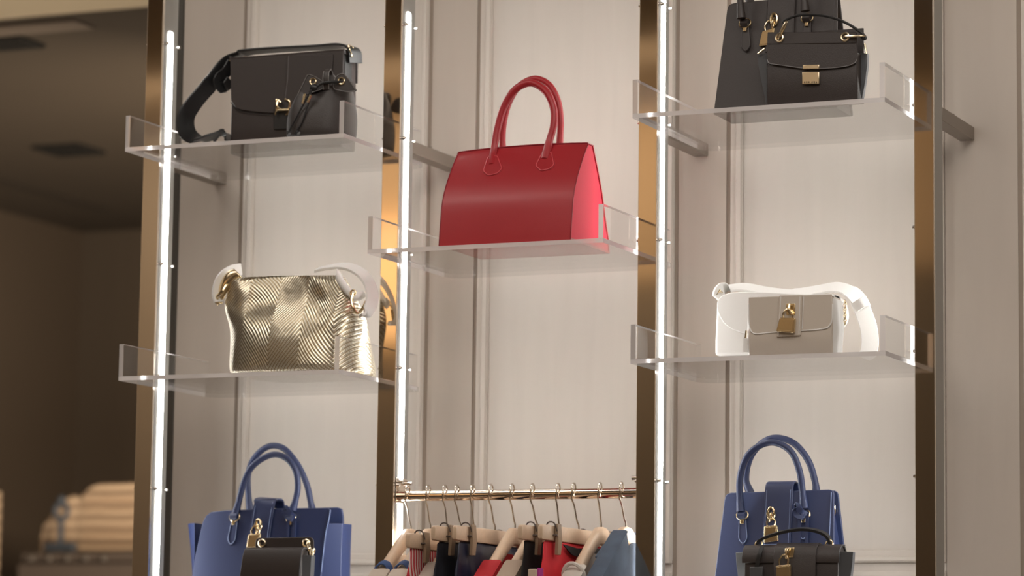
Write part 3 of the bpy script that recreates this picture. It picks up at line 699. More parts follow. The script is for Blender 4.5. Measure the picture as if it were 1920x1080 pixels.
# ------------------------------------------------------------------ white saddle bag and small white flap bag
Z4s = Z4; Z4 = Z4s - D4.z
t = thing('saddle_bag', (1.48, -.02, Z4), 'larger white shoulder bag with wide looping strap behind the small white flap bag', 'handbag')
y0, y1 = -.072, -.010
W_ = M['white']
out = [A(x, y, y0) for x, y in ((1337, 668), (1337, 640), (1339, 600), (1341, 570), (1350, 553), (1372, 546), (1420, 545), (1480, 548), (1540, 552), (1560, 570), (1566, 610), (1566, 664))]
out = spline(out, 3)
for p in out: p.z = max(p.z, Z4 + G)
build('body', MB().prism(out, (0, y1 - y0, 0)), W_, t, bevel=.006, seg=4)
fo = spline([A(x, y, y0 - .004) for x, y in ((1341, 568), (1350, 554), (1372, 547), (1420, 546), (1480, 549), (1540, 553), (1560, 572), (1556, 598), (1530, 618), (1480, 628), (1430, 629), (1403, 627), (1375, 620), (1357, 608), (1345, 590))], 3, True)
build('flap', MB().prism(fo, (0, .005, 0)), W_, t, bevel=.0015)
sp = [A(1342, 560, -.06), A(1347, 546, -.05), A(1362, 540, -.03), A(1394, 537, -.02), A(1440, 545, -.015), A(1488, 549, -.01), A(1530, 543, -.01), A(1568, 537, -.02), A(1596, 545, -.03), A(1612, 560, -.035), A(1620, 575, -.04)]
wv = [V(.012, .030, 0)] * 2 + [V(0, .034, .018)] * 3 + [V(0, .026, .022)] * 3 + [V(.024, .026, .016)] * 4
P = spline(sp, 6); build('strap', MB().ribbon(P, [wv[min(i // 6, len(wv) - 1)] for i in range(len(P))], .005), W_, t, sharp=60)
sp = [A(1614, 566, -.068), A(1624, 590, -.070), A(1632, 614, -.070), A(1635, 640, -.068), A(1632, 662, -.062), A(1622, 671, -.05)]
P = spline(sp, 6)
for p in P: p.z = max(p.z, Z4 + .010)
build('strap', MB().ribbon(P, (.034, .008, -.002), .005), W_, t, sharp=60)
build('strap_keeper', MB().ribbon(spline([A(1604, 577, -.072), A(1617, 568, -.078), A(1630, 561, -.072)], 5), (.006, .004, -.020), .006), W_, t, sharp=60)
build('buckle', MB().tube([A(1337, 556, -.062), A(1347, 543, -.068), A(1351, 547, -.045), A(1341, 560, -.040)], .0026, 8, True), M['gold'], t)
P = spline([A(1562, 556, -.08), A(1578, 560, -.08), A(1588, 574, -.08), A(1591, 592, -.08), A(1587, 606, -.08), A(1579, 616, -.08)], 6)
build('side_strap', MB().ribbon(P, (.004, .012, .0), .003), W_, t)
t.location += D4; Z4 = Z4s
t = thing('flap_bag', (1.585, -.12, Z4), 'small white leather flap bag with gold padlock in front of the white shoulder bag', 'handbag')
y0, y1 = -.150, -.090
T_ = M['shaded_white']
xl, xr = A(1404.5, 610, y0).x, A(1561, 610, y0).x
ztop = A(1480, 555, y0).z
rings = []
for h, e in ((G, .002), (.004, 0), (.04, -.004), (.07, -.001), (ztop - Z4 - .012, .002), (ztop - Z4, .012)):
    rings.append(rounded([V(xl, y0 + e, Z4 + h), V(xr, y0 + e, Z4 + h), V(xr, y1 - e, Z4 + h), V(xl, y1 - e, Z4 + h)], .003, 3))
build('body', MB().loft(rings), T_, t, sharp=50)
fo = [V(xl, y0 - .004, ztop), V(xr, y0 - .004, ztop)] + spline([A(x, y, y0 - .004) for x, y in ((1561, 580), (1559, 600), (1554, 612), (1546, 616), (1520, 619), (1480, 621), (1440, 624), (1416, 626), (1407, 618), (1404, 600), (1403.5, 575))], 4)
fb = build('flap', MB().prism(fo, (0, .004, 0)), T_, t, bevel=.0015)
edge = spline([A(x, y, y0 - .0045) for x, y in ((1561, 570), (1560, 600), (1554, 612), (1546, 616), (1520, 619), (1480, 621), (1440, 624), (1416, 626), (1407, 618), (1404, 600), (1403.5, 570))], 4)
build('flap_edge', MB().tube(edge, .0014, 6), W_, fb)
build('flap_top', MB().box((xl, y0 - .003, ztop - .004), (xr, y1, ztop + .001)), W_, t, bevel=.001)
tabp = [A(x, y, y0 - .0075) for x, y in ((1461, 554), (1504, 553), (1503, 592), (1501, 629), (1456, 632), (1459, 592))]
tb = build('centre_tab', MB().prism(rounded(tabp, .002), (0, .004, 0)), T_, t, bevel=.001)
for a_, b_ in (((1500, 556), (1498, 626)), ((1464, 556), (1460, 629))): stitch(tb, [A(*a_, y0 - .0078), A(*b_, y0 - .0078)], W_, .0007)
stitch(fb, [A(1507, 556, y0 - .0042), A(1504, 617, y0 - .0042)], W_, .0007)
build('hasp', MB().prism([A(x, y, y0 - .009) for x, y in ((1474, 569), (1491, 569), (1491, 590), (1474, 590))], (0, .003, 0)), M['gold'], t, bevel=.001)
build('hasp_link', MB().tube(spline([A(1480, 571, y0 - .015), A(1479, 580, y0 - .018), A(1482, 589, y0 - .016)], 4), .0032, 8), M['gold'], t)
B = [A(x, y, y0) for x, y in ((1467, 597), (1496, 598), (1494, 626), (1460, 623))]
padlock(t, (0, 0), y0 - .004, [(p.x, p.z) for p in B], .95, plate=False, dy=.013)
for xx, sg in ((xl, -1), (xr, 1)):
    build('gusset', MB().loft([[V(xx, y0 + .003, Z4 + h), V(xx + sg * .004 * f, y0 + .012, Z4 + h), V(xx + sg * .004 * f, y1 - .012, Z4 + h), V(xx, y1 - .003, Z4 + h)] for h, f in ((G, 1), (.05, 2.2), (.09, 1.6), (ztop - Z4 - .008, 1))]), W_, t)
b = MB()
c0 = A(1579, 566, y1 - .01)
for i in range(9):
    c = A(1581, 566 + i * 5, y1 + .0)
    b.ring(c + V(.004, 0, 0), .0028, .0011, (1, 0, 0) if i % 2 else (0, 1, 0), (0, 0, 1), 10, 5, ry=.0042)
build('chain', b, M['palegold'], t)
build('zip_pull', MB().tube([A(1399, 620, y0 + .01), A(1397.5, 634, y0 + .01)], .0018, 8), M['gold'], t)
build('pull_tag', MB().prism(rounded([A(1394, 634, y0 + .008), A(1402, 634, y0 + .008), A(1402, 661, y0 + .008), A(1393, 660, y0 + .008)], .002), (0, .003, 0)), W_, t)
# ------------------------------------------------------------------ blue tote, lower right, with black satchel
Z7 = ZS7 - D7.z
t = frame_tote(Z7, M['blue'], M['bluest'], 'upright navy blue tote with gold padlock at lower right behind a black satchel', 'padlock totes')
t.location += D7
Z7 = ZS7 - D7c.z
t = thing('satchel', (1.59, -.15, Z7), 'black top handle satchel with gold padlock at the bottom right', 'handbag')
y0, y1 = -.176, -.130
xl, xr = A(1390, 1045, y0).x, A(1577, 1030, y0).x
ztop = A(1480, 1024, y0 + .02).z
BL = M['black']
rings = []
for h, e in ((G, .002), (.004, 0), (.05, -.002), (ztop - Z7 - .03, 0), (ztop - Z7 - .006, .004), (ztop - Z7, .014)):
    rings.append(rounded([V(xl + .004, y0 + e, Z7 + h), V(xr - .004, y0 + e, Z7 + h), V(xr - .004, y1 - e, Z7 + h), V(xl + .004, y1 - e, Z7 + h)], .004, 3))
build('body', MB().loft(rings), BL, t, sharp=50)
zf = A(1480, 1056, y0).z
fl = MB().loft([[V(x, y0 - .004, zf), V(x, y0 - .005, ztop - .022), V(x, y0 + .002, ztop - .006), V(x, y0 + .016, ztop + .003), V(x, y1 - .012, ztop + .003), V(x, y1 + .003, ztop - .012), V(x, y1 - .001, ztop - .014), V(x, y1 - .014, ztop - .001), V(x, y0 + .017, ztop - .001), V(x, y0 + .005, ztop - .008), V(x, y0 - .001, ztop - .022), V(x, y0, zf)] for x in (xl, xr)])
fb = build('flap', fl, BL, t, bevel=.001)
build('flap_edge', MB().tube([V(xr, y0 - .004, zf), V(xr, y0 - .005, ztop - .022), V(xr, y0 + .002, ztop - .006), V(xr, y0 + .016, ztop + .002), V(xr, y1 - .012, ztop + .002)], .0012, 6), gm, fb)
xa, xb = A(1452, 1040, y0).x, A(1533, 1040, y0).x
build('centre_band', MB().loft([[V(x, y0 - .008, Z7 + .03), V(x, y0 - .009, ztop - .020), V(x, y0 - .001, ztop - .003), V(x, y0 + .016, ztop + .0065), V(x, y1 - .012, ztop + .0065), V(x, y1 - .012, ztop + .002), V(x, y0 + .016, ztop + .002), V(x, y0 + .003, ztop - .006), V(x, y0 - .005, ztop - .022), V(x, y0 - .004, Z7 + .03)] for x in (xa, xb)]), BL, t, bevel=.001)
for sg, xx in ((-1, xl), (1, xr)):
    rings = []
    for h, f in ((G, .3), (.05, .8), (.085, 1.1), (ztop - Z7 - .012, 1.2)):
        rings.append([V(xx - sg * .006, y0 + .006, Z7 + h), V(xx + sg * .018 * f, y0 + .020, Z7 + h), V(xx + sg * .018 * f, y1 - .012, Z7 + h), V(xx - sg * .006, y1 - .004, Z7 + h)])
    build('gusset', MB().loft(rings), gm, t, bevel=.001)
ph = [A(x, y, y0 + .025) for x, y in ((1424, 1026), (1420, 1020), (1424, 1012), (1445, 1003), (1475, 995), (1505, 991), (1530, 994), (1548, 1001), (1556, 1010), (1560, 1022))]
build('handle', MB().ribbon(spline(ph, 6), (.0, .014, .004), .0055), B1S, t, sharp=60)
for x in (1421, 1556):
    c = A(x, 1021, y0 + .02)
    build('ring', MB().ring(c, .0075, .0018, (.8, .3, .2), (0, .2, 1), 16, 8, ry=.009), M['gold'], t)
    build('ring_mount', MB().cyl(c + V(.006 if x > 1500 else -.010, 0, -.006), c + V(.016 if x > 1500 else -.002, 0, -.004), .0045, 10), M['gold'], t)
build('key_strap', MB().ribbon(spline([A(1428, 1024, y0 - .004), A(1423, 1040, y0 - .012), A(1417, 1066, y0 - .012)], 4), (.009, 0, 0), .003), B1S, t)
build('key_fob', MB().prism([A(1404, 1064, y0 - .014), A(1429, 1063, y0 - .014), A(1427, 1095, y0 - .014), A(1405, 1096, y0 - .014)], (0, .005, 0)), gm, t, bevel=.001)
build('hasp', MB().prism([A(x, y, y0 - .012) for x, y in ((1472, 1027), (1490, 1026), (1487, 1045), (1470, 1046))], (0, .004, 0)), M['gold'], t, bevel=.001)
build('hasp_link', MB().ring(A(1476, 1038, y0 - .018), .0035, .0018, (.2, 1, 0), (.25, 0, 1), 14, 8, ry=.010), M['gold'], t)
B = [A(x, y, y0) for x, y in ((1461, 1062), (1488, 1059), (1489, 1094), (1460, 1096))]
padlock(t, (0, 0), y0 - .008, [(p.x, p.z) for p in B], 1.1, plate=False, dy=.013)
t.location += D7c
# ------------------------------------------------------------------ winged blue tote, lower left, with black chain bag
Z6 = ZS6 - D6.z
t = thing('tote_bag', (.39, -.05, Z6), 'wide navy blue tote with flared side wings and gold padlock at lower left', 'handbag', 'padlock totes')
BU = M['blue']; y0 = -.105
def ext(p, zt): return p
fo = [A(x, y, y0) for x, y in ((376, 979), (383, 966), (392, 959), (420, 956), (470, 954), (540, 952), (600, 951), (617, 951), (623, 955), (621, 970), (615, 997), (610, 1035), (606, 1075))]
bl = V(A(358, 1060, y0).x - .012, y0, Z6 + G); br = V(fo[-1].x - .014, y0, Z6 + G)
left = [V(A(361, 1046, y0).x, y0, A(361, 1046, y0).z)]
poly = fo + [br, bl] + left
fp = build('front_panel', MB().prism(poly, (0, .006, 0)), BU, t, bevel=.0018)
stitch(fp, [p + V(0, -.0007, 0) for p in spline(fo[8:], 3)], M['bluest'], .0009)
bo = [A(x, y, -.040) for x, y in ((396, 985), (400, 966), (415, 956), (500, 953), (600, 951), (636, 950), (645, 953), (648, 968), (648, 990))]
bo = bo + [V(bo[-1].x + .01, -.045, Z6 + G), V(bo[0].x - .015, -.045, Z6 + G)]
build('back_panel', MB().prism(bo, (0, .006, 0)), BU, t, bevel=.0018)
def wing(pts, side):
    rings = []
    for (px, py, w) in pts:
        e = A(px, py, -.050); z = max(e.z, Z6 + G)
        xi = e.x - side * w
        rings.append([V(xi, y0 + .004, z), V(e.x - side * .006, -.080, z), V(e.x, -.056, z), V(e.x, -.046, z), V(e.x - side * .010, -.038, z), V(xi, -.036, z)])
    build('wing_gusset', MB().loft(rings), BU, t, bevel=.001)
wing([(661, 1190, .05), (661, 1130, .05), (660, 1075, .046), (661, 1030, .040), (663, 983, .032)], 1)
wing([(367, 1190, .02), (366, 1130, .02), (364, 1075, .022), (361, 1030, .028), (356, 983, .034)], -1)
build('bag_base', MB().box((.23, y0 + .006, Z6 + G), (.53, -.038, Z6 + .006)), BU, t)
P = [A(x, y, y0 - .004) for x, y in ((484, 1040), (487, 1000), (493, 960), (497, 940))]
sx = A(497, 940, y0).x
sp = P + [A(500, 935, y0 + .015), A(512, 935, y0 + .045), A(514, 950, y0 + .062)]
sb = build('centre_strap', MB().ribbon(spline(sp, 6), (.052, 0, -.004), .005), BU, t, bevel=.0008)
for dx in (-.021, .021): stitch(sb, [p + V(dx, -.0032, 0) for p in P], M['bluest'])
fh = [A(x, y, -.108) for x, y in ((440, 962), (446, 940), (455, 905), (468, 877), (490, 857), (516, 848), (540, 857), (556, 880), (560, 910), (556, 935), (550, 955))]
handle(t, fh, BU)
bh = [A(x, y, -.04) for x, y in ((468, 956), (465, 930), (464, 890), (473, 860), (492, 839), (512, 831), (535, 838), (560, 868), (577, 905), (585, 940), (588, 956))]
handle(t, bh, BU, name='rear_handle')
p = A(440, 966, -.106); handle_base(t, p.x, p.z, -.106, BU, .060, tilt=-.010, seam=M['bluest'])
p = A(548, 966, -.106); handle_base(t, p.x, p.z, -.106, BU, .050, seam=M['bluest'])
k = build('key_strap', MB().ribbon(spline([A(554, 970, -.116), A(545, 962, -.120), A(536, 951, -.119), A(538, 966, -.118), A(550, 972, -.122)], 6), (.002, 0, .014), .003), BU, t)
for dx in (0, 12): build('strap_end', MB().ribbon([A(542 + dx, 970, -.114), A(541 + dx, 1000, -.113), A(537 + dx, 1045, -.114)], (.007, 0, 0), .002), BU, k)
L = A(487, 985, y0); B = [A(x, y, y0) for x, y in ((470, 1003), (494, 1001), (491, 1030), (466, 1030))]
padlock(t, (L.x, L.z), y0 - .004, [(p.x, p.z) for p in B], 1.0)
t.location += D6
Z6 = ZS6 - D6c.z
t = thing('chain_bag', (.445, -.16, Z6), 'small black flap bag with gold chain before the winged blue tote', 'handbag')
y0, y1 = -.178, -.138
xl, xr = A(455, 1045, y0).x, A(567, 1045, y0).x
ztop = A(510, 1030, y0).z
rings = []
for h, e in ((G, .002), (.004, 0), (.06, -.003), (ztop - Z6 - .02, 0), (ztop - Z6 - .004, .006), (ztop - Z6, .016)):
    rings.append(rounded([V(xl + .004, y0 + e, Z6 + h), V(xr - .002, y0 + e, Z6 + h), V(xr - .002, y1 - e, Z6 + h), V(xl + .004, y1 - e, Z6 + h)], .004, 3))
build('body', MB().loft(rings), BL, t, sharp=50)
zf = Z6 + .035
fb = build('flap', MB().loft([[V(x + d, y0 - .004, zf), V(x + d * .4, y0 - .007, ztop - .05), V(x, y0 - .004, ztop - .014), V(x, y0 + .004, ztop + .001), V(x, y0 + .016, ztop + .005), V(x, y1 - .006, ztop + .004), V(x, y1 - .006, ztop), V(x, y0 + .016, ztop), V(x, y0 + .008, ztop - .004), V(x, y0, ztop - .016), V(x + d * .4, y0 - .003, ztop - .05), V(x + d, y0, zf)] for x, d in ((xl, -.008), (xr, -.004))]), BL, t, bevel=.001)
build('flap_edge', MB().tube(spline([V(xr - .004, y0 - .004, zf), V(xr - .002, y0 - .007, ztop - .05), V(xr, y0 - .004, ztop - .014), V(xr, y0 + .004, ztop), V(xr, y0 + .016, ztop + .004)], 4), .0012, 6), gm, fb)
bp = rounded([A(x, y, y1) for x, y in ((475, 1060), (479, 1008), (589, 1006), (590, 1060))], [0, .008, .012, 0])
build('back_panel', MB().prism(bp, (0, .004, 0)), BL, t, bevel=.0012)
build('gusset', MB().loft([[V(xr - .004, y0 + .006, Z6 + h), V(xr + .012 * f, y0 + .018, Z6 + h), V(xr + .012 * f, y1 - .004, Z6 + h), V(xr - .004, y1, Z6 + h)] for h, f in ((G, .5), (.06, 1), (ztop - Z6 - .012, 1.2))]), gm, t, bevel=.001)
for x in (491, 575):
    build('eyelet', MB().ring(A(x, 1018, y1 - .003), .0075, .0024, (1, 0, 0), (0, 0, 1), 18, 8), M['palegold'], t)
b = MB()
for i, (x, y) in enumerate(((578, 1019), (580, 1025), (582, 1030), (585, 1034), (588, 1036), (585, 1037), (590, 1033))):
    b.ring(A(x, y, y1 - .008 - .002 * i), .0035, .0014, (1, .2, -.3) if i % 2 else (.2, 1, 0), (.2, 0, 1), 12, 6, ry=.005)
build('chain', b, M['palegold'], t)
t.location += D6c
# ------------------------------------------------------------------ clothes rail
YR, ZR = .034, 1.8735
t = thing('clothes_rail', (.92, YR, ZR), 'polished horizontal clothes rail under the red tote, full of hangers', 'rail')
def oval(x, ry, rz, n=20): return [V(x, YR + ry * math.cos(2 * PI * k / n), ZR + rz * math.sin(2 * PI * k / n)) for k in range(n)]
build('rod', MB().loft([oval(.6415, .0085, .0112), oval(1.1985, .0085, .0112)]), M['rail'], t, sharp=60)
for x, s in ((.6397, 1), (1.2013, -1)):
    build('end_plate', MB().prism(rounded([V(x, .006, 1.858), V(x, .062, 1.858), V(x, .062, 1.912), V(x, .006, 1.912)], .006), (.003 * s, 0, 0)), M['rail'], t, bevel=.0006)
    for yy in (.0125, .0605):
        build('bolt', MB().cyl(V(x + s * .003, yy, 1.903), V(x + s * .016, yy, 1.903), .0048, 10), M['chrome'], t)
# ------------------------------------------------------------------ hangers and clothes
def hook_mb(x, xs, zst):
    p = []
    for k in range(9):
        a = PI * (-.15 + 1.2 * k / 8)
        p.append(V(x + .004 * (k / 8 - .5), YR + .0145 * math.cos(a), ZR + .006 + .0165 * math.sin(a)))
    p = p + [V(x, YR - .013, ZR - .010), V((x * 2 + xs) / 3, YR - .006, ZR - .026), V((x + 2 * xs) / 3, YR, zst + .018), V(xs, YR + .002, zst + .008), V(xs, YR + .002, zst - .004)]
    return MB().tube(spline(p, 3), .0018, 8)
hang = [(.6575, .6656, 's'), (.7065, .7124, 's'), (.7463, .7573, 'c'), (.7745, .7841, 's'), (.8115, .8154, 'c'), (.854, .864, 'c'), (.9035, .9104, 's'), (.9505, .9614, 's'), (1.0094, 1.0116, 'c'), (1.0454, 1.0567, 'c'), (1.1049, 1.1074, 's'), (1.1536, 1.1627, 's')]
place = ['first from the left post', 'second from the left post', 'third from the left post, over red striped cloth', 'fourth from the left post', 'fifth from the left post, over black ruffled cloth', 'sixth from the left post, over navy satin',
         'seventh from the left post', 'eighth from the left post', 'fourth from the right end, over black trousers', 'third from the right end, over a red skirt', 'second from the right end, in a white knit', 'last at the right end, in a denim jacket']
def shoulder_hanger(x, xs, lab, e=1.0):
    t = thing('clothes_hanger', (xs, YR, 1.80), lab, 'hanger', 'wooden hangers on the rail')
    build('hook', hook_mb(x, xs, 1.803), M['steel'], t)
    pts = []
    rings = []
    for i in range(-10, 11):
        f = i / 10; y = YR + f * .205
        a = abs(f)
        top = 1.803 - .002 * (a > .0) - .148 * max(0, a - .10) ** 1.05 - .0
        hgt = .034 - .012 * a if a < .5 else .028 - .000 * a
        w = .0085 + .008 * e * max(0, a - .45) * 1.8
        xo = xs + .010 * e * a * a
        rings.append([V(xo - w, y, top - .004), V(xo - w * .5, y, top), V(xo + w * .5, y, top), V(xo + w, y, top - .004), V(xo + w, y, top - hgt), V(xo + w * .5, y, top - hgt - .004), V(xo - w * .5, y, top - hgt - .004), V(xo - w, y, top - hgt)])
    build('shoulder_bar', MB().loft(rings), M['beech'], t, sharp=60)
    return t
def clip_hanger(x, xs, lab, zb=1.798):
    t = thing('clothes_hanger', (xs, YR, zb), lab, 'hanger', 'wooden hangers on the rail')
    build('hook', hook_mb(x, xs, zb + .001), M['steel'], t)
    rings = []
    for y, hh in ((-.172, .012), (-.170, .0145), (-.163, .0155), (YR, .0160), (.232, .0155), (.240, .0145), (.242, .012)):
        w = .0075 if -.17 < y < .24 else .005
        zc = zb - .0155
        rings.append(rounded([V(xs - w, y, zc - hh), V(xs + w, y, zc - hh), V(xs + w, y, zc + hh), V(xs - w, y, zc + hh)], .003, 2))
    build('bar', MB().loft(rings), M['beech'], t, sharp=50)
    for yc_ in (-.108, .178):
        c = build('clip', MB().prism([V(xs + .009, yc_ - .010, zb + .004), V(xs + .009, yc_ + .010, zb + .004), V(xs + .012, yc_ + .010, zb - .030), V(xs + .009, yc_ + .009, zb - .060), V(xs + .009, yc_ - .009, zb - .060), V(xs + .012, yc_ - .010, zb - .030)], (.007, 0, 0)), M['shaded_beech'], t, bevel=.001)
        build('clip_jaw', MB().prism([V(xs - .009, yc_ - .010, zb + .002), V(xs - .009, yc_ + .010, zb + .002), V(xs - .006, yc_ + .009, zb - .056), V(xs - .006, yc_ - .009, zb - .056)], (-.005, 0, 0)), M['shaded_beech'], c, bevel=.001)
        sp_ = MB().tube(spline([V(xs + .016, yc_ - .013, zb - .012), V(xs + .010, yc_ - .015, zb + .005), V(xs - .004, yc_ - .015, zb + .006), V(xs - .013, yc_ - .013, zb - .012)], 4), .0016, 6)
        sp_.cyl(V(xs - .013, yc_ - .014, zb - .020), V(xs + .017, yc_ - .014, zb - .020), .002, 8)
        build('clip_spring', sp_, M['darkmetal'], c)
    return t
for i, (x, xs, kd) in enumerate(hang):
    if kd == 's': shoulder_hanger(x, xs, 'wooden shoulder hanger with steel hook, ' + place[i], .4 if i == 3 else .6 if i == 11 else 1.0)
    else: clip_hanger(x, xs, 'wooden clip hanger with steel hook, ' + place[i], 1.783 if i == 2 else 1.798)
def cloth_mat(name, col, rough=.8, bump=.3, bscale=900, **k): return mat(name, col, rough, bump=bump, bscale=bscale, **k)
def stripes(name, c1, c2, freq, axis='Y'):
    m = bpy.data.materials.new(name); m.use_nodes = True; nt = m.node_tree; b = nt.nodes['Principled BSDF']; b.inputs['Roughness'].default_value = .8
    tc = nt.nodes.new('ShaderNodeTexCoord'); w = nt.nodes.new('ShaderNodeTexWave'); w.bands_direction = axis; w.inputs['Scale'].default_value = freq; w.inputs['Distortion'].default_value = 1.2; w.inputs['Detail'].default_value = 1
    cr_ = nt.nodes.new('ShaderNodeValToRGB'); cr_.color_ramp.elements[0].color = (*c1, 1); cr_.color_ramp.elements[1].color = (*c2, 1); cr_.color_ramp.elements[0].position = .45; cr_.color_ramp.elements[1].position = .62
    nt.links.new(tc.outputs['Object'], w.inputs['Vector']); nt.links.new(w.outputs['Fac'], cr_.inputs[0]); nt.links.new(cr_.outputs[0], b.inputs['Base Color'])
    return m
def drape(xs, rows, seed, waves=5, amp=.003, n=56, top=True):
    ey, ex = (.7, .8) if top else (.22, .45)
    "rows of (z, y0, y1, half thickness): a folded hanging cloth, closed all round"
    rnd = random.Random(seed); ph = [rnd.uniform(0, 6) for _ in range(3)]
    rings = []
    for q, (z, ya, yb_, hx) in enumerate(rows):
        r = []; f = q / max(1, len(rows) - 1)
        for i in range(n):
            a = 2 * PI * i / n; c, s_ = math.cos(a), math.sin(a)
            y = (ya + yb_) / 2 + math.copysign(abs(c) ** ey, c) * (yb_ - ya) / 2
            w = amp * min(1, hx / .016) * (.3 + .7 * f) * (math.sin(waves * 14 * y + ph[0]) + .5 * math.sin(waves * 31 * y + ph[1]))
            x = xs + math.copysign(abs(s_) ** ex, s_) * hx + w
            r.append(V(x, y, z + .003 * math.sin(40 * y + ph[2]) * (q > 0)))
        rings.append(r)
    return MB().loft(rings, cap0=top)
def garment(name, lab, cat, xs, rows, mt, seed, **k):
    sub = k.pop('part', 'fabric')
    t = thing(name, (xs, YR, rows[-1][0]), lab, cat)
    build(sub, drape(xs, rows, seed, **k), mt, t, sharp=180)
    return t
zb = 1.40
def clip_rows(z0, ya=-.13, yb_=.20, h0=.004, h1=.012): return [(z0, ya + .01, yb_ - .01, .002), (z0 - .003, ya, yb_, .0042), (z0 - .035, ya - .003, yb_ + .003, .0048), (z0 - .06, ya - .010, yb_ + .012, h1 * .8), (z0 - .16, ya - .018, yb_ + .02, h1), (zb, ya - .03, yb_ + .03, h1)]
def sh_rows(z0, h=.016): return [(z0, YR - .03, YR + .03, .005), (z0 - .02, YR - .075, YR + .075, h * .8), (z0 - .055, YR - .135, YR + .135, h), (z0 - .085, YR - .175, YR + .175, h * 1.1), (z0 - .11, YR - .195, YR + .195, h * 1.2), (z0 - .2, YR - .18, YR + .18, h * 1.1), (zb, YR - .17, YR + .17, h * 1.1)]
cream = cloth_mat('cream_cotton', (.66, .57, .48)); grey = cloth_mat('oatmeal_jersey', (.50, .42, .36))
denim = cloth_mat('washed_denim', (.092, .124, .178), .85, .5, 1200, var=.25, vscale=30)
bandm = cloth_mat('denim_blue_band', (.055, .105, .26), .8, .4, 900, var=.2, vscale=40)
def low_rows(z0, h=.020): return [(z0, YR - .212, YR + .212, h * .97), (z0 - .006, YR - .215, YR + .215, h), (z0 - .05, YR - .215, YR + .215, h), (z0 - .15, YR - .19, YR + .19, h * .9), (zb, YR - .17, YR + .17, h * .9)]
def strap_band(t, xs, y, z, mt, w=.018):
    sg = 1 if y > YR else -1
    c = V(xs + .006, y, z)
    build('strap_band', MB().ribbon([c + V(.0203 * math.cos(a), .006 * math.sin(a), .030 * math.sin(a)) for a in [2 * PI * k / 16 for k in range(17)]], (0, w, -w * .5 * sg), .003), mt, t)
def bar_top(y):
    a = abs(y - YR) / .205
    return 1.803 - .148 * max(0, min(a, 1.0) - .10) ** 1.05
def top_mesh(xs, ymin, e=1.0, scoop=.012, ye=.222):
    "a sleeveless body hung over the ends of the shoulder bar: two hanging sides joined over the shoulders"
    xl, xr = xs - .013, xs + .0085 + .0185 * e
    b = MB(); ys = [YR - ye + 2 * ye * i / 36 for i in range(37)]
    def ztop(y):
        d = abs(y - YR)
        return bar_top(y) + .0045 if d >= ymin else bar_top(y) - .044 - scoop
    for (x0, x1) in ((xl, xl + .0025), (xr, xr + .0025)):
        b.loft([[V(x0, y, ztop(y)), V(x1, y, ztop(y)), V(x1 + .0015 * math.sin(60 * y), y, 1.58), V(x1 + .0015 * math.sin(60 * y), y * .95 + YR * .05, zb), V(x0 + .0015 * math.sin(60 * y), y * .95 + YR * .05, zb), V(x0 + .0015 * math.sin(60 * y), y, 1.58)] for y in ys])
    for sd in (-1, 1):
        yy = [YR + sd * (ymin + (ye - ymin) * i / 10) for i in range(11)]
        b.loft([[V(xl, y, ztop(y) - .001), V(xl + .004, y, ztop(y) + .002), V(xr - .002, y, ztop(y) + .002), V(xr + .0025, y, ztop(y) - .001), V(xr + .0025, y, ztop(y) - .003), V(xl, y, ztop(y) - .003)] for y in yy])
        y = YR + sd * ye
        b.box((xl, min(y, y + sd * .0025), zb), (xr + .0025, max(y, y + sd * .0025), bar_top(y) + .004))
    return b
def top(i, name, lab, cat, mt, ymin=.135, e=1.0):
    xs = hang[i][1]
    t = thing(name, (xs, YR, zb), lab, cat)
    build('fabric', top_mesh(xs, ymin, e), mt, t, sharp=50)
    return t
for i, nm in ((0, 'cream top with denim blue strap bands on the first hanger from the left post'), (1, 'cream top with denim blue strap bands on the second hanger from the left post')):
    t = top(i, 'sleeveless_top', nm, 'top', cream, .16)
    for s_ in (-1, 1): strap_band(t, hang[i][1], YR + s_ * .150, 1.695, bandm)
garment('skirt', 'red and white striped smocked skirt hanging from a clip hanger near the left post', 'skirt', hang[2][1], clip_rows(1.752, -.16, .20), stripes('red_white_stripes', (.55, .03, .05), (.78, .62, .58), 28, 'Y'), 3, waves=9, amp=.003)
top(3, 'jersey_top', 'oatmeal jersey top on the fourth hanger from the left post', 'top', grey, .14, .45)
garment('skirt', 'black skirt with ruffled waist clipped between the striped skirt and navy satin', 'skirt', hang[4][1], clip_rows(1.766, -.15, .20), cloth_mat('black_cotton', (.012, .013, .022), .75), 5, waves=8, amp=.004)
garment('skirt', 'navy satin skirt clipped to the sixth hanger from the left post', 'skirt', hang[5][1], clip_rows(1.766, -.15, .21, h1=.016), cloth_mat('navy_satin', (.013, .016, .040), .35, .1, 300), 6, waves=6, amp=.005)
top(6, 'blouse', 'red crepe blouse on the seventh hanger from the left post', 'blouse', cloth_mat('red_crepe', (.55, .02, .03), .7))
top(7, 'knit_top', 'beige knit top on the eighth hanger from the left post', 'top', cloth_mat('beige_knit', (.52, .40, .31), .85))
garment('trousers', 'black trousers clipped to a hanger next to the red skirt', 'trousers', hang[8][1], clip_rows(1.766, -.15, .19), cloth_mat('black_wool', (.016, .014, .015), .85), 9, waves=3, amp=.002)
t = garment('skirt', 'bright red skirt with beige panel and magenta edge clipped third from the right end', 'skirt', hang[9][1], clip_rows(1.766, -.155, .205, h1=.014), cloth_mat('red_twill', (.70, .022, .035), .7), 10, waves=3, amp=.004)
xs = hang[9][1]
build('front_panel', MB().box((xs - .017, -.196, 1.45), (xs + .004, -.176, 1.706)), cloth_mat('beige_twill', (.60, .46, .36), .75), t, bevel=.003)
build('edge_stripe', MB().box((xs + .004, -.195, 1.45), (xs + .010, -.176, 1.708)), cloth_mat('magenta_ribbon', (.42, .03, .26), .7), t, bevel=.001)
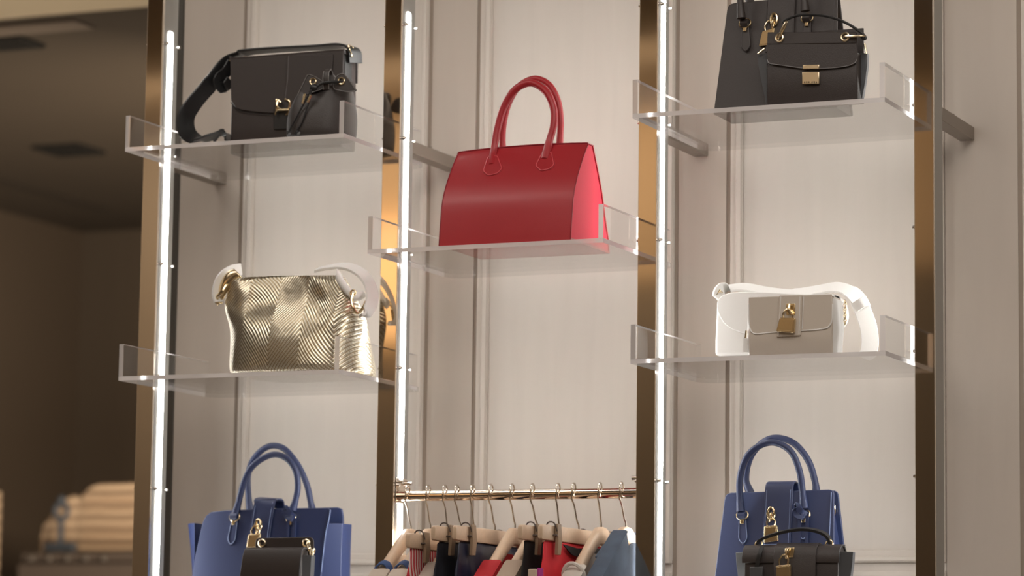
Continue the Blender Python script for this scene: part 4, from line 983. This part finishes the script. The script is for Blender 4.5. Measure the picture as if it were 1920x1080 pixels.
wb = [V(xs + .0092, -.078, 1.762), V(xs + .0092, .0, 1.757), V(xs + .0092, .15, 1.764), V(xs + .0092, .15, 1.742), V(xs + .0092, .05, 1.735), V(xs + .0092, -.03, 1.742)]
build('waistband', MB().prism(rounded(wb, .006), (.003, 0, 0)), cloth_mat('black_lining', (.02, .02, .022), .7), t, bevel=.001)
t = top(10, 'knit_top', 'white ribbed knit top on the second hanger from the right end', 'top', cloth_mat('white_knit', (.66, .60, .54), .85), .15)
rib = cloth_mat('white_rib', (.70, .64, .58), .9, .6, 300)
for s_ in (-1, 1):
    c = V(hang[10][1] + .006, YR + s_ * .158, 1.690)
    build('rolled_edge', MB().ring(c, .0240, .0045, (1, 0, 0), (0, .45 * s_, .9), 18, 8, ry=.033), rib, t)
xs = hang[11][1]
t = thing('denim_jacket', (xs, YR, zb), 'blue denim jacket on the last hanger beside the right post', 'jacket')
build('body', top_mesh(xs, .045, .65, -.01, .228), denim, t, sharp=50)
col = [AX(x, y, xs - .020) for x, y in ((1119, 1044), (1134, 1022), (1147, 1011), (1158, 1018), (1166, 1040), (1174, 1100), (1112, 1100), (1128, 1056))]
build('collar', MB().prism(rounded(col, .004), (-.005, 0, 0)), denim, t, bevel=.0015)
sd = mat('denim_seam', (.06, .09, .16), .8)
stitch(t, spline([AX(x, y, xs - .018) for x, y in ((1123, 1044), (1135, 1050), (1145, 1066), (1148, 1090))], 5), sd, .0018)
# ------------------------------------------------------------------ display in the dark room at left
ls = mat('dark_display_wood', (.075, .056, .045), .5)
t = thing('display_shelf', (-3.0, 5.0, 1.98), 'dark wooden display shelf far off in the brown room at left', 'shelf')
build('board', MB().box((-3.36, 4.85, 1.955), (-2.3, 5.3, 2.0)), ls, t, bevel=.004)
build('front_rail', MB().box((-3.36, 4.83, 1.86), (-2.3, 4.87, 1.950)), ls, t)
for k in range(5): build('stud', MB().ball(V(-3.30 + .085 * k, 4.83, 1.975), .016), mat('pale_stud', (.085, .068, .055), .5), t)
build('cabinet', MB().box((-3.34, 4.88, 0), (-2.3, 5.28, 1.955)), ls, t)
straw = stripes('ribbed_straw', (.34, .235, .155), (.58, .42, .285), 6.5, 'Z')
t = thing('straw_basket', (-3.1, 5.05, 2.0), 'blurred ribbed straw basket on the dark shelf in the brown room', 'basket')
sil = [(-3.365, .0), (-3.372, .06), (-3.36, .115), (-3.31, .17), (-3.27, .215), (-3.235, .238), (-3.200, .240), (-3.178, .225), (-3.170, .232), (-3.15, .268), (-3.10, .284), (-2.6, .288), (-2.6, .0)]
build('body', MB().prism([V(x, 5.0, 2.0005 + z) for x, z in sil], (0, .22, 0)), straw, t, bevel=.03, seg=3)
for k in range(7): build('rib', MB().tube([V(-3.17 + .01 * (k > 5), 4.992, 2.02 + k * .036), V(-2.6, 4.992, 2.02 + k * .036)], .011, 8), straw, t)
t = thing('anchor_ornament', (-3.225, 4.93, 2.0), 'blurred blue anchor ornament standing before the straw basket', 'ornament')
am = mat('slate_blue_paint', (.055, .066, .085), .6)
build('ring', MB().ring(V(-3.227, 4.93, 2.170), .030, .011, (1, 0, 0), (0, 0, 1), 24, 8), am, t)
build('top_knob', MB().ball(V(-3.227, 4.93, 2.217), .018), am, t)
build('shank', MB().box((-3.238, 4.921, 2.02), (-3.216, 4.939, 2.145)), am, t, bevel=.004)
build('base_bar', MB().box((-3.300, 4.915, 2.0006), (-3.155, 4.945, 2.042)), am, t, bevel=.008)
t = thing('straw_hamper', (-3.62, 5.05, 0), 'narrow strip of blurred straw weave at the far left edge', 'hamper')
build('weave', MB().box((-3.80, 5.0, 1.80), (-3.575, 5.03, 2.262)), straw, t, bevel=.01)
build('stand', MB().box((-3.80, 5.0, 0), (-3.575, 5.03, 1.80)), ls, t)
